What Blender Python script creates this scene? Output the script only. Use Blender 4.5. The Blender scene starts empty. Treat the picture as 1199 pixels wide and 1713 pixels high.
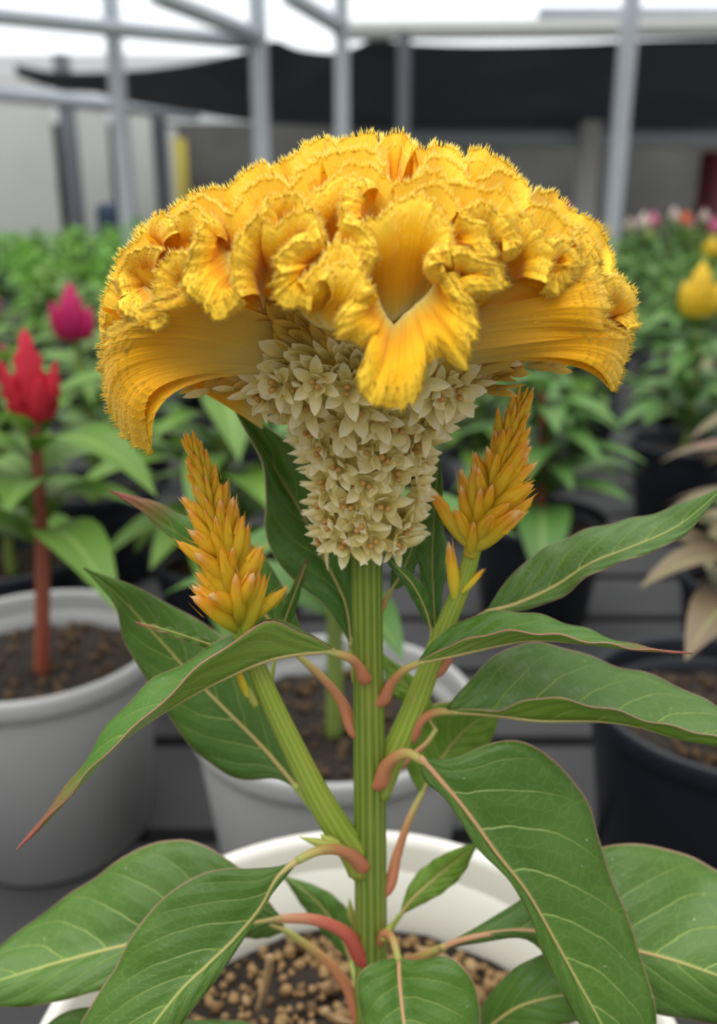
import bpy, math, random
import numpy as np
from mathutils import Vector, Matrix

# ------------------------------------------------------------------ camera, light, exposure
W, H, F = 1199.0, 1713.0, 1450.0          # photograph frame and focal length in its pixels
PITCH = math.radians(18.5)
BENCH = 0.75                              # bench top height
CAM = np.array([0.0, -0.167, BENCH + 0.345])
scene = bpy.context.scene
COL = scene.collection

cd = bpy.data.cameras.new('camera'); cam = bpy.data.objects.new('camera', cd); COL.objects.link(cam)
cam.location = CAM; cam.rotation_euler = (math.pi/2 - PITCH, 0, 0)
cd.sensor_fit = 'VERTICAL'; cd.sensor_height = 36.0; cd.sensor_width = 36.0
cd.lens = 36.0*F/H; cd.clip_start = 0.01; cd.clip_end = 200
cd.dof.use_dof = True; cd.dof.focus_distance = 0.156; cd.dof.aperture_fstop = cd.lens/2.5
scene.camera = cam

world = bpy.data.worlds.new('overcast_sky'); scene.world = world; world.use_nodes = True
wn = world.node_tree; bg = wn.nodes['Background']
bg.inputs['Color'].default_value = (0.97, 0.985, 1.0, 1)
# standard overcast sky: the zenith three times as bright as the horizon
_tc = wn.nodes.new('ShaderNodeTexCoord'); _sp = wn.nodes.new('ShaderNodeSeparateXYZ'); wn.links.new(_tc.outputs['Generated'], _sp.inputs[0])
_mx = wn.nodes.new('ShaderNodeMath'); _mx.operation = 'MAXIMUM'; wn.links.new(_sp.outputs[2], _mx.inputs[0]); _mx.inputs[1].default_value = 0.0
_ma = wn.nodes.new('ShaderNodeMath'); _ma.operation = 'MULTIPLY_ADD'; wn.links.new(_mx.outputs[0], _ma.inputs[0]); _ma.inputs[1].default_value = 0.84; _ma.inputs[2].default_value = 0.50
wn.links.new(_ma.outputs[0], bg.inputs['Strength'])
sd = bpy.data.lights.new('overcast_daylight_offscreen', 'SUN'); sun = bpy.data.objects.new('overcast_daylight_offscreen', sd); COL.objects.link(sun)
sd.energy = 3.7; sd.angle = math.radians(80); sd.color = (1.0, 0.985, 0.95)
sun.rotation_euler = (math.radians(4), math.radians(-8), 0)
vs = scene.view_settings
vs.view_transform = 'Standard'; vs.look = 'None'; vs.gamma = 1.0; vs.use_curve_mapping = False; vs.exposure = 0.0

# ------------------------------------------------------------------ maths helpers
rng = np.random.default_rng(7)
FV = np.array([0, math.cos(PITCH), -math.sin(PITCH)]); UV_ = np.array([0, math.sin(PITCH), math.cos(PITCH)])
def ray(px, py):
    return FV + np.array([1, 0, 0])*((px - 599.5)/F) - UV_*((py - 856.5)/F)
def P(px, py, d=0.0):
    """pixel -> world point on the vertical plane d centimetres behind the main stem"""
    r = ray(px, py); return CAM + r*((0.167 + d/100.0)/r[1])
def cr(pts, n):
    """arc-length resampled Catmull-Rom curve"""
    p = np.asarray(pts, float)
    if len(p) == 1: return np.repeat(p, n, 0)
    if len(p) > 2:
        q = np.vstack([2*p[0]-p[1], p, 2*p[-1]-p[-2]]); out = []
        for i in range(1, len(q)-2):
            t = np.linspace(0, 1, 13)[:-1][:, None]
            a, b, c, d = q[i-1], q[i], q[i+1], q[i+2]
            out.append(0.5*((2*b)+(-a+c)*t+(2*a-5*b+4*c-d)*t**2+(-a+3*b-3*c+d)*t**3))
        p = np.vstack(out+[p[-1:]])
    s = np.r_[0, np.cumsum(np.linalg.norm(np.diff(p, axis=0), axis=1))]
    s = s/max(s[-1], 1e-12); u = np.linspace(0, 1, n)
    return np.stack([np.interp(u, s, p[:, k]) for k in range(p.shape[1])], 1)
def nrm(v):
    v = np.asarray(v, float); return v/np.maximum(np.linalg.norm(v, axis=-1, keepdims=True), 1e-12)
def srgb(r, g, b, a=1.0):
    f = lambda c: (c/255/12.92) if c/255 <= 0.04045 else ((c/255+0.055)/1.055)**2.4
    return (f(r), f(g), f(b), a)

# ------------------------------------------------------------------ object helpers
def mesh(name, verts, faces, mats, uvs=None, midx=None, smooth=True):
    m = bpy.data.meshes.new(name)
    m.from_pydata([tuple(v) for v in verts], [], [tuple(int(i) for i in f) for f in faces])
    for x in (mats if isinstance(mats, (list, tuple)) else [mats]): m.materials.append(x)
    if uvs is not None:
        uvs = np.asarray(uvs, float)
        l = m.uv_layers.new(name='UVMap'); idx = np.empty(len(m.loops), int); m.loops.foreach_get('vertex_index', idx)
        l.data.foreach_set('uv', uvs[idx].astype(np.float32).ravel())
    if midx is not None: m.polygons.foreach_set('material_index', np.asarray(midx, np.int32))
    if smooth: m.polygons.foreach_set('use_smooth', np.ones(len(m.polygons), bool))
    m.update(); return m
def link(name, me, parent=None, loc=None, kind=None, label=None, cat=None, group=None):
    o = bpy.data.objects.new(name, me); COL.objects.link(o)
    if parent is not None: o.parent = parent
    if loc is not None: o.location = loc
    for k, v in (('kind', kind), ('label', label), ('category', cat), ('group', group)):
        if v: o[k] = v
    return o
def empty(name, loc, label, cat, group=None):
    o = link(name, None, None, loc, None, label, cat, group); o.empty_display_size = 0.02; return o
def copy_tree(o, parent=None):
    c = o.copy(); COL.objects.link(c); c.parent = parent
    for ch in list(o.children): copy_tree(ch, c)
    return c
class MB:
    """collects geometry for one mesh"""
    def __init__(s): s.v = []; s.f = []; s.uv = []; s.mi = []
    def add(s, v, f, uv=None, mi=0):
        o = sum(len(a) for a in s.v); v = np.asarray(v, float); s.v.append(v)
        s.uv.append(np.zeros((len(v), 2)) if uv is None else np.asarray(uv, float))
        for x in f: s.f.append([i+o for i in x]); s.mi.append(mi)
    def mesh(s, name, mats, smooth=True, origin=(0, 0, 0)):
        return mesh(name, np.vstack(s.v)-np.asarray(origin), s.f, mats, np.vstack(s.uv), s.mi, smooth)
def grid_faces(n, m, wrap=False, flip=False):
    out = []
    for i in range(n-1):
        for j in range(m if wrap else m-1):
            a, b = i*m+j, i*m+(j+1) % m; c, d = (i+1)*m+(j+1) % m, (i+1)*m+j
            out.append((a, d, c, b) if flip else (a, b, c, d))
    return out
def tube(path, rad, k=8, ribs=0, ribamp=0.0, caps=True):
    path = np.asarray(path, float); n = len(path); rad = np.interp(np.linspace(0, 1, n), np.linspace(0, 1, len(np.atleast_1d(rad))), np.atleast_1d(rad))
    t = nrm(np.gradient(path, axis=0)); up = np.array([0, 0, 1.0]) if abs(t[0][2]) < 0.9 else np.array([0, -1.0, 0])
    v = []; uv = []; x = nrm(np.cross(up, t[0]))
    for i in range(n):
        x = nrm(x - t[i]*np.dot(x, t[i])); y = np.cross(t[i], x)
        for j in range(k):
            a = 2*math.pi*j/k; r = rad[i]*(1+ribamp*math.cos(ribs*a))
            v.append(path[i]+x*math.cos(a)*r+y*math.sin(a)*r); uv.append((j/k, i/(n-1)))
    f = grid_faces(n, k, True)
    if caps:
        v += [path[0], path[-1]]; uv += [(0, 0), (0, 1)]; c0, c1 = n*k, n*k+1
        f += [(c0, (j+1) % k, j) for j in range(k)] + [(c1, (n-1)*k+j, (n-1)*k+(j+1) % k) for j in range(k)]
    return np.array(v), f, np.array(uv)
def box(c, s, rz=0.0):
    c = np.asarray(c, float); s = np.asarray(s, float)/2
    q = np.array([[x, y, z] for x in (-1, 1) for y in (-1, 1) for z in (-1, 1)])*s
    R = np.array([[math.cos(rz), -math.sin(rz), 0], [math.sin(rz), math.cos(rz), 0], [0, 0, 1]])
    return q@R.T+c, [(0, 1, 3, 2), (4, 6, 7, 5), (0, 4, 5, 1), (2, 3, 7, 6), (0, 2, 6, 4), (1, 5, 7, 3)]
def lathe(prof, k=64):
    v = []; uv = []
    for i, (r, z) in enumerate(prof):
        for j in range(k):
            a = 2*math.pi*j/k; v.append((r*math.cos(a), r*math.sin(a), z)); uv.append((j/k, i/len(prof)))
    return np.array(v), grid_faces(len(prof), k, True), np.array(uv)

# ------------------------------------------------------------------ materials
class NT:
    def __init__(s, name):
        s.m = bpy.data.materials.new(name); s.m.use_nodes = True; s.t = s.m.node_tree; s.t.nodes.clear()
        s.out = s.t.nodes.new('ShaderNodeOutputMaterial')
    def n(s, typ, **kw):
        nd = s.t.nodes.new(typ)
        for k, v in kw.items():
            if k.startswith('i_'): 
                key = k[2:]; key = int(key) if key.isdigit() else key.replace('_', ' ')
                s.set(nd.inputs[key], v)
            else: setattr(nd, k, v)
        return nd
    def set(s, sock, v):
        if isinstance(v, bpy.types.NodeSocket): s.t.links.new(v, sock)
        else: sock.default_value = v
    def math(s, op, a, b=0.0, c=0.0, clamp=False):
        nd = s.t.nodes.new('ShaderNodeMath'); nd.operation = op; nd.use_clamp = clamp
        s.set(nd.inputs[0], a); s.set(nd.inputs[1], b); s.set(nd.inputs[2], c); return nd.outputs[0]
    def ramp(s, fac, stops, interp='LINEAR'):
        nd = s.t.nodes.new('ShaderNodeValToRGB'); nd.color_ramp.interpolation = interp
        e = nd.color_ramp.elements
        while len(e) < len(stops): e.new(0.5)
        for x, (p, c) in zip(e, stops): x.position = p; x.color = c if len(c) == 4 else (*c, 1)
        s.set(nd.inputs[0], fac); return nd.outputs[0]
    def mix(s, fac, a, b, blend='MIX'):
        nd = s.t.nodes.new('ShaderNodeMix'); nd.data_type = 'RGBA'; nd.blend_type = blend
        s.set(nd.inputs[0], fac); s.set(nd.inputs[6], a); s.set(nd.inputs[7], b); return nd.outputs[2]
    def noise(s, vec, scale, detail=2.0, rough=0.5):
        nd = s.n('ShaderNodeTexNoise'); s.set(nd.inputs['Vector'], vec)
        nd.inputs['Scale'].default_value = scale; nd.inputs['Detail'].default_value = detail; nd.inputs['Roughness'].default_value = rough
        return nd.outputs['Fac']
    def uv(s):
        nd = s.n('ShaderNodeTexCoord'); sp = s.n('ShaderNodeSeparateXYZ'); s.set(sp.inputs[0], nd.outputs['UV']); return nd, sp.outputs[0], sp.outputs[1]
    def comb(s, x, y, z=0.0):
        nd = s.n('ShaderNodeCombineXYZ'); s.set(nd.inputs[0], x); s.set(nd.inputs[1], y); s.set(nd.inputs[2], z); return nd.outputs[0]
    def finish(s, color, rough=0.5, bump=None, bstr=0.3, bdist=0.001, trans=0.0, tcol=None, spec=0.5, sss=0.0, sssr=0.002, metal=0.0, sheen=0.0):
        b = s.n('ShaderNodeBsdfPrincipled'); s.set(b.inputs['Base Color'], color); s.set(b.inputs['Roughness'], rough)
        b.inputs['Specular IOR Level'].default_value = spec; b.inputs['Metallic'].default_value = metal
        if sss: b.inputs['Subsurface Weight'].default_value = sss; b.inputs['Subsurface Scale'].default_value = sssr; b.inputs['Subsurface Radius'].default_value = (1, 0.5, 0.1)
        if sheen: b.inputs['Sheen Weight'].default_value = sheen
        if bump is not None:
            bp = s.n('ShaderNodeBump'); bp.inputs['Strength'].default_value = bstr; bp.inputs['Distance'].default_value = bdist
            s.set(bp.inputs['Height'], bump); s.set(b.inputs['Normal'], bp.outputs[0])
        sh = b.outputs[0]
        if trans:
            t = s.n('ShaderNodeBsdfTranslucent'); s.set(t.inputs[0], tcol if tcol is not None else color)
            mx = s.n('ShaderNodeMixShader'); mx.inputs[0].default_value = trans; s.set(mx.inputs[1], sh); s.set(mx.inputs[2], t.outputs[0]); sh = mx.outputs[0]
        s.t.links.new(sh, s.out.inputs[0]); return s.m
def plain(name, col, rough=0.5, var=0.12, scale=20.0, bstr=0.15, **kw):
    t = NT(name); tc = t.n('ShaderNodeTexCoord'); nz = t.noise(tc.outputs['Object'], scale, 3.0)
    c2 = tuple(x*(1-var*2) for x in col[:3])+(1,)
    return t.finish(t.mix(nz, c2, tuple(min(1, x*(1+var)) for x in col[:3])+(1,)), rough, nz, bstr, **kw)

def leaf_material(name, base, dark, vein, edge, tip=None, nv=7.0, trans=0.25, rough=0.40, under=False):
    """u along the blade, v across it (0.5 = midrib); side veins run forward from the midrib"""
    t = NT(name); tc, u, v = t.uv()
    a = t.math('MULTIPLY', t.math('ABSOLUTE', t.math('SUBTRACT', v, 0.5)), 2.0)
    side = t.math('GREATER_THAN', v, 0.5)
    nz = t.noise(tc.outputs['UV'], 5.0, 3.0)
    ph = t.math('SUBTRACT', t.math('MULTIPLY', u, nv), t.math('MULTIPLY', t.math('POWER', a, 1.25), 2.3))
    ph = t.math('ADD', t.math('ADD', ph, t.math('MULTIPLY', side, 0.42)), t.math('MULTIPLY', nz, 0.35))
    fr = t.math('ABSOLUTE', t.math('SUBTRACT', t.math('FRACT', ph), 0.5))           # 0 on the vein
    wdt = t.math('ADD', 0.022, t.math('MULTIPLY', t.math('SUBTRACT', 1.0, a), 0.03))
    ve = t.math('SUBTRACT', 1.0, t.math('DIVIDE', fr, wdt), clamp=True)
    ve = t.math('MULTIPLY', ve, t.math('SUBTRACT', 1.05, t.math('POWER', a, 3.0), clamp=True))
    # fine net veins
    vo = t.n('ShaderNodeTexVoronoi', feature='DISTANCE_TO_EDGE'); t.set(vo.inputs['Vector'], t.comb(t.math('MULTIPLY', u, 34.0), t.math('MULTIPLY', v, 16.0))); vo.inputs['Scale'].default_value = 1.0
    net = t.math('SUBTRACT', 1.0, t.math('MULTIPLY', vo.outputs[0], 14.0), clamp=True)
    mid = t.math('SUBTRACT', 1.0, t.math('MULTIPLY', a, 26.0), clamp=True)
    n2 = t.noise(tc.outputs['UV'], 3.0, 2.0)
    col = t.mix(n2, dark, base)
    col = t.mix(t.math('MULTIPLY', net, 0.10), col, vein)
    col = t.mix(t.math('MULTIPLY', ve, 0.85), col, vein)
    col = t.mix(t.math('MULTIPLY', mid, 0.8), col, vein)
    ed = t.math('MULTIPLY', t.math('SUBTRACT', a, 0.972, clamp=True), 40.0, clamp=True)
    col = t.mix(ed, col, edge)
    if tip is not None:
        tf = t.math('MULTIPLY', t.math('SUBTRACT', u, 0.72, clamp=True), 4.5, clamp=True)
        col = t.mix(t.math('MULTIPLY', tf, 0.85), col, tip)
    dt = t.n('ShaderNodeTexVoronoi'); t.set(dt.inputs['Vector'], t.comb(t.math('MULTIPLY', u, 60.0), t.math('MULTIPLY', v, 26.0))); dt.inputs['Scale'].default_value = 1.0
    sc = t.n('ShaderNodeSeparateColor'); t.set(sc.inputs[0], dt.outputs['Color'])
    dust = t.math('MULTIPLY', t.math('LESS_THAN', dt.outputs['Distance'], 0.11), t.math('GREATER_THAN', sc.outputs[0], 0.955))
    col = t.mix(t.math('MULTIPLY', dust, 0.7), col, srgb(222, 226, 214))
    hb = t.math('ADD', t.math('MULTIPLY', ve, -1.0 if not under else 1.0), t.math('MULTIPLY', net, -0.12))
    hb = t.math('ADD', hb, t.math('MULTIPLY', t.math('ABSOLUTE', t.math('SUBTRACT', t.math('FRACT', ph), 0.5)), 1.3))
    tcol = t.mix(0.5, col, srgb(150, 190, 40))
    return t.finish(col, rough, hb, 0.45, 0.0009, trans, tcol, spec=0.5)

M = {}
M['leaf'] = leaf_material('leaf_green', srgb(94, 134, 46), srgb(68, 108, 32), srgb(162, 188, 92), srgb(190, 150, 122))
M['leaf_under'] = leaf_material('leaf_underside', srgb(130, 166, 54), srgb(102, 144, 36), srgb(184, 202, 114), srgb(196, 150, 125), under=True)
M['leaf_red'] = leaf_material('leaf_red_tip', srgb(90, 136, 40), srgb(64, 110, 28), srgb(164, 188, 92), srgb(196, 140, 120), tip=srgb(172, 84, 82))
M['leaf_red_under'] = leaf_material('leaf_red_tip_underside', srgb(144, 178, 74), srgb(120, 158, 56), srgb(180, 198, 108), srgb(190, 130, 115), tip=srgb(172, 84, 82), under=True)
M['leaf_dark'] = leaf_material('leaf_deep_green', srgb(88, 134, 52), srgb(62, 108, 36), srgb(160, 184, 98), srgb(205, 178, 150))
M['leaf_big'] = leaf_material('leaf_broad', srgb(92, 128, 46), srgb(64, 102, 32), srgb(166, 190, 100), srgb(176, 140, 118), nv=7.5)

def petiole_mat(name, a, b):
    t = NT(name); tc, u, v = t.uv(); nz = t.noise(tc.outputs['UV'], 6.0)
    st = t.noise(t.comb(t.math('MULTIPLY', u, 26.0), t.math('MULTIPLY', v, 1.5)), 1.0, 2.0)
    f = t.math('ADD', v, t.math('MULTIPLY', t.math('SUBTRACT', nz, 0.5), 0.3), clamp=True)
    c = t.ramp(f, [(0.0, a), (0.6, t_mixc(a, b, 0.25)), (1.0, b)])
    c = t.mix(t.math('MULTIPLY', st, 0.16), c, srgb(190, 180, 100))
    return t.finish(c, 0.45, st, 0.2, 0.0004, 0.08, spec=0.4, sss=0.15)
def t_mixc(a, b, k): return tuple(x*(1-k)+y*k for x, y in zip(a, b))
M['petiole'] = petiole_mat('petiole_pink', srgb(206, 112, 92), srgb(168, 176, 92))
M['petiole_red'] = petiole_mat('petiole_red', srgb(196, 64, 72), srgb(198, 150, 110))
M['petiole_green'] = petiole_mat('petiole_green', srgb(176, 178, 84), srgb(160, 184, 84))
M['midrib'] = petiole_mat('midrib_cream', srgb(192, 172, 112), srgb(158, 182, 92))
M['midrib_pink'] = petiole_mat('midrib_pink', srgb(204, 150, 118), srgb(170, 178, 96))

def stem_mat(name, g1, g2, g3):
    t = NT(name); tc, u, v = t.uv()
    w = t.math('ADD', t.math('MULTIPLY', t.math('COSINE', t.math('MULTIPLY', u, 2*math.pi*14)), 0.5), 0.5)
    st = t.noise(t.comb(t.math('MULTIPLY', u, 40.0), t.math('MULTIPLY', v, 1.2)), 1.0, 3.0)
    nz = t.noise(t.comb(t.math('MULTIPLY', u, 3.0), t.math('MULTIPLY', v, 7.0)), 1.0)
    c = t.mix(w, g2, g1); c = t.mix(t.math('MULTIPLY', st, 0.5), c, g3)
    c = t.mix(t.math('MULTIPLY', t.math('SUBTRACT', nz, 0.45, clamp=True), 0.9), c, srgb(186, 176, 82))
    return t.finish(c, 0.38, t.math('ADD', w, st), 0.25, 0.0005, 0.0, spec=0.4, sss=0.2)
M['stem'] = stem_mat('stem_ribbed', srgb(90, 126, 38), srgb(158, 168, 72), srgb(66, 104, 32))
M['branch'] = stem_mat('branch_ribbed', srgb(136, 168, 56), srgb(182, 186, 84), srgb(118, 154, 50))

def crest_mat(name, stops):
    t = NT(name); tc, u, v = t.uv()
    st = t.noise(t.comb(t.math('MULTIPLY', u, 11.0), t.math('MULTIPLY', v, 1.3)), 1.0, 3.0, 0.6)
    st2 = t.noise(t.comb(t.math('MULTIPLY', u, 5.0), t.math('MULTIPLY', v, 2.0)), 1.0, 2.0)
    f = t.math('ADD', v, t.math('MULTIPLY', t.math('SUBTRACT', st, 0.5), 0.22), clamp=True)
    c = t.ramp(f, stops)
    c = t.mix(t.math('MULTIPLY', st2, t.math('MULTIPLY', v, 0.4)), c, srgb(254, 186, 6))
    tr = t.mix(t.math('MULTIPLY', v, 0.6), c, srgb(255, 200, 0))
    return t.finish(c, 0.6, t.math('ADD', st, t.math('MULTIPLY', st2, 0.5)), 0.5, 0.0007, 0.20, tr, spec=0.2, sheen=0.15)
M['crest'] = crest_mat('crest_velvet', [(0.0, srgb(222, 206, 130)), (0.10, srgb(232, 192, 70)), (0.3, srgb(244, 172, 12)), (0.75, srgb(254, 194, 10)), (1.0, srgb(255, 224, 72))])
M['fan'] = crest_mat('crest_fan', [(0.0, srgb(222, 206, 130)), (0.2, srgb(230, 192, 76)), (0.5, srgb(244, 176, 16)), (0.8, srgb(253, 190, 10)), (1.0, srgb(255, 222, 66))])
def fuzz_mat():
    t = NT('crest_bristle'); tc, u, v = t.uv()
    c = t.ramp(v, [(0.0, srgb(255, 205, 30)), (0.5, srgb(255, 217, 64)), (1.0, srgb(255, 237, 156))])
    return t.finish(c, 0.5, None, trans=0.3, tcol=srgb(255, 230, 110), spec=0.25)
M['fuzz'] = fuzz_mat()
def tepal_mat(name, a, b, c):
    t = NT(name); tc, u, v = t.uv()
    st = t.noise(t.comb(t.math('MULTIPLY', u, 12.0), t.math('MULTIPLY', v, 1.0)), 1.0, 2.0)
    col = t.ramp(v, [(0.0, a), (0.45, b), (1.0, c)]); col = t.mix(t.math('MULTIPLY', st, 0.25), col, t_mixc(a, b, 0.5))
    return t.finish(col, 0.35, st, 0.25, 0.0003, 0.3, spec=0.5)
M['tepal'] = tepal_mat('tepal_cream', srgb(204, 190, 100), srgb(246, 231, 154), srgb(255, 251, 224))
M['tepal_gold'] = tepal_mat('tepal_gold', srgb(190, 172, 96), srgb(214, 182, 84), srgb(238, 196, 70))
M['anther'] = plain('anther_tan', srgb(200, 150, 76), 0.4, 0.15, 800.0)
M['cone'] = plain('receptacle_green', srgb(178, 174, 104), 0.5, 0.2, 300.0, trans=0.1)
def bud_mat():
    t = NT('plume_bud'); tc, u, v = t.uv()
    st = t.noise(t.comb(t.math('MULTIPLY', u, 9.0), t.math('MULTIPLY', v, 1.0)), 1.0, 2.0)
    oi = t.n('ShaderNodeObjectInfo')
    f = t.math('ADD', v, t.math('MULTIPLY', t.math('SUBTRACT', oi.outputs['Random'], 0.5), 0.2), clamp=True)
    c = t.ramp(f, [(0.0, srgb(212, 220, 86)), (0.35, srgb(244, 226, 66)), (0.68, srgb(255, 216, 54)), (0.9, srgb(252, 186, 74)), (1.0, srgb(255, 220, 170))])
    c = t.mix(t.math('MULTIPLY', st, 0.4), c, srgb(250, 204, 60))
    return t.finish(c, 0.42, st, 0.35, 0.0004, 0.3, t.mix(0.5, c, srgb(255, 218, 40)), spec=0.4)
M['bud'] = bud_mat()
M['plume_axis'] = plain('plume_axis', srgb(214, 190, 60), 0.5, 0.1, 300.0, trans=0.2)
M['pot'] = plain('pot_cream_plastic', srgb(222, 220, 210), 0.38, 0.02, 60.0, 0.02, spec=0.5)
M['pot_grey'] = plain('pot_grey_plastic', srgb(168, 168, 167), 0.45, 0.03, 60.0, 0.02, spec=0.45)
M['pot_black'] = plain('pot_black_plastic', srgb(26, 29, 38), 0.35, 0.1, 60.0, 0.03, spec=0.4)
M['soil'] = plain('potting_soil', srgb(42, 32, 23), 0.9, 0.45, 250.0, 1.0, bdist=0.002)
def pellet_mat():
    t = NT('soil_pellet'); tc = t.n('ShaderNodeTexCoord'); oi = t.n('ShaderNodeObjectInfo')
    nz = t.noise(tc.outputs['Object'], 900.0, 3.0)
    c = t.ramp(oi.outputs['Random'], [(0.0, srgb(62, 44, 28)), (0.4, srgb(118, 88, 54)), (0.75, srgb(164, 130, 84)), (1.0, srgb(204, 174, 126))])
    return t.finish(t.mix(t.math('MULTIPLY', nz, 0.6), c, srgb(110, 82, 52)), 0.75, nz, 0.5, 0.0006)
M['pellet'] = pellet_mat()
M['root'] = plain('dry_root', srgb(170, 140, 100), 0.8, 0.2, 300.0)

# ------------------------------------------------------------------ builders for the plant in focus
ORG = np.array([P(617, 1300)[0], 0.0, BENCH])
def to3(pts, d):
    p = np.asarray([q[:2] for q in pts], float)
    s = np.r_[0, np.cumsum(np.linalg.norm(np.diff(p, axis=0), axis=1))]; s /= max(s[-1], 1e-9)
    d = np.atleast_1d(d); dd = np.interp(s, np.linspace(0, 1, len(d)), d) if len(d) > 1 else np.full(len(p), d[0])
    return np.array([P(x, y, k) for (x, y), k in zip(p, dd)])
PLANT = empty('potted_cockscomb', ORG, 'golden yellow crested cockscomb in a cream pot, in sharp focus', 'potted plant')

def leaf(Mp, Ap, Bp, dM, dA, dB, pet=None, dpet=0.0, pr=(0.0017, 0.0011), mats=('leaf', 'leaf_under'), petmat='petiole', ribmat='midrib', bulge=0.0011, label=None, up=(0, -0.5, 1)):
    n, h = 46, 7
    m, a, b = cr(to3(Mp, dM), n), cr(to3(Ap, dA), n), cr(to3(Bp, dB), n)
    tg = nrm(np.gradient(m, axis=0)); N = np.cross(b-a, tg); N = nrm(N)
    if np.sum(N@np.array(up)) < 0: N = -N; sw = True
    else: sw = False
    V = np.zeros((n, 2*h-1, 3)); U = np.zeros((n, 2*h-1, 2)); tt = np.linspace(0, 1, n)
    wmod = np.sin(np.pi*np.clip(tt, 0, 1))**0.6
    for j in range(2*h-1):
        w = abs(j-(h-1))/(h-1); e = a if j < h-1 else b
        nb = bulge*math.sin(math.pi*w**0.8)*wmod
        rip = 0.00035*np.sin(tt*38+(0 if j < h-1 else 1.7))*w**2*wmod
        V[:, j] = m*(1-w)+e*w+N*(nb+rip)[:, None]
        U[:, j, 0] = tt; U[:, j, 1] = 0.5+0.5*(w if j > h-1 else -w)
    f = grid_faces(n, 2*h-1)
    me = mesh('leaf', V.reshape(-1, 3)-ORG, f, [M[mats[0]], M[mats[1]]], U.reshape(-1, 2))
    nn = sum((me.polygons[i].normal.dot(Vector(N[i//(2*h-2)])) for i in range(len(me.polygons))))
    if nn < 0: me.flip_normals()
    o = link('leaf', me, PLANT, label=label)
    s = o.modifiers.new('thickness', 'SOLIDIFY'); s.thickness = 0.00028; s.offset = -1; s.material_offset = 1
    v, ff, uv = tube(m[:int(n*0.96)], np.linspace(pr[1]*0.62, 0.00010, 10), 6)
    link('midrib', mesh('midrib', v-ORG, ff, M[ribmat], uv), o)
    if pet is not None:
        pts3 = to3(pet, dpet); ax = AXES[int(np.argmin(np.linalg.norm(AXES-pts3[0], axis=1)))]-np.array([0, 0, 0.0008])   # rooted inside the stem or branch
        pp = cr(np.vstack([ax[None], pts3, m[1:2]]), 28)
        v, ff, uv = tube(pp, [pr[0]*1.25, pr[0]*1.0, pr[0]*0.72, pr[0]*0.62, pr[1]*0.7], 10)
        link('petiole', mesh('petiole', v-ORG, ff, M[petmat], uv), o)
    return o

# ---- main stem and the two side branches
AXES = []
sp = cr(to3([(622, 1930), (622, 1760), (621, 1640), (620, 1500), (618, 1300), (616, 1130), (614, 1000), (613, 905)], 0.0), 60)
v, f, uv = tube(sp, [0.0047, 0.0045, 0.0041, 0.0037, 0.0036, 0.0034, 0.0031, 0.0031], 84, 14, 0.05)
AXES.append(sp)
STEM = link('stem', mesh('stem', v-ORG, f, M['stem'], uv), PLANT, label='thick ribbed green main stem')
def branch(pts, d, r, nm='side_branch'):
    bp = cr(to3(pts, d), 40); AXES.append(bp); v, f, uv = tube(bp, r, 42, 14, 0.05)
    return link(nm, mesh(nm, v-ORG, f, M['branch'], uv), PLANT)
LB = branch([(606, 1452), (590, 1420), (566, 1388), (528, 1325), (488, 1245), (452, 1170), (425, 1105), (402, 1050), (390, 1000)], [0, -0.5, -0.7, -0.7], [0.0036, 0.0030, 0.0024, 0.0020, 0.0017])
RB = branch([(628, 1325), (648, 1280), (672, 1232), (700, 1165), (728, 1090), (752, 1030), (778, 965), (795, 905)], [0.1, 0.2, 0.2, 0.0], [0.0034, 0.0028, 0.0023, 0.0019, 0.0016])

AXES = np.vstack(AXES)
# ---- leaves traced from the photograph: midrib, near/left edge, far/right edge, depths in cm from the stem plane
# folded leaf drooping to the left, red tip
leaf([(560, 1088), (480, 1097), (425, 1113), (350, 1147), (280, 1187), (200, 1243), (130, 1318), (70, 1382), (27, 1421)],
     [(560, 1088), (530, 1070), (500, 1056), (455, 1039), (405, 1062), (350, 1100), (285, 1158), (245, 1198), (175, 1260), (105, 1340), (27, 1421)],
     [(560, 1086), (530, 1066), (500, 1050), (462, 1036), (420, 1047), (370, 1070), (300, 1112), (245, 1145), (185, 1207), (125, 1295), (27, 1421)],
     [-0.8, -1.5, -2.0, -2.2], [-0.8, -2.1, -2.6, -2.2], [-0.8, -0.5, -1.2, -2.2],
     pet=[(608, 1133), (600, 1116), (584, 1100)], dpet=[-0.35, -0.7], mats=('leaf_red', 'leaf_red_under'), pr=(0.0015, 0.0009), bulge=0.0004, label='drooping folded leaf with a long red tip')
# broad leaf behind the left branch
leaf([(500, 1322), (470, 1285), (430, 1240), (340, 1150), (290, 1096), (230, 1030), (185, 985), (140, 950)],
     [(500, 1322), (462, 1303), (410, 1305), (370, 1290), (320, 1250), (280, 1195), (245, 1137), (210, 1080), (203, 1055), (190, 1010), (140, 950)],
     [(500, 1322), (498, 1270), (470, 1200), (425, 1125), (385, 1078), (345, 1045), (300, 1020), (220, 978), (140, 950)],
     [0.3, 1.2, 1.8, 1.4], [0.3, 0.9, 1.2, 1.4], [0.3, 1.5, 2.2, 1.4],
     pet=[(598, 1455), (572, 1412), (535, 1368)], dpet=[0.1, 0.1], petmat='petiole_green', mats=('leaf_big', 'leaf_under'), pr=(0.0014, 0.0011))
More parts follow.
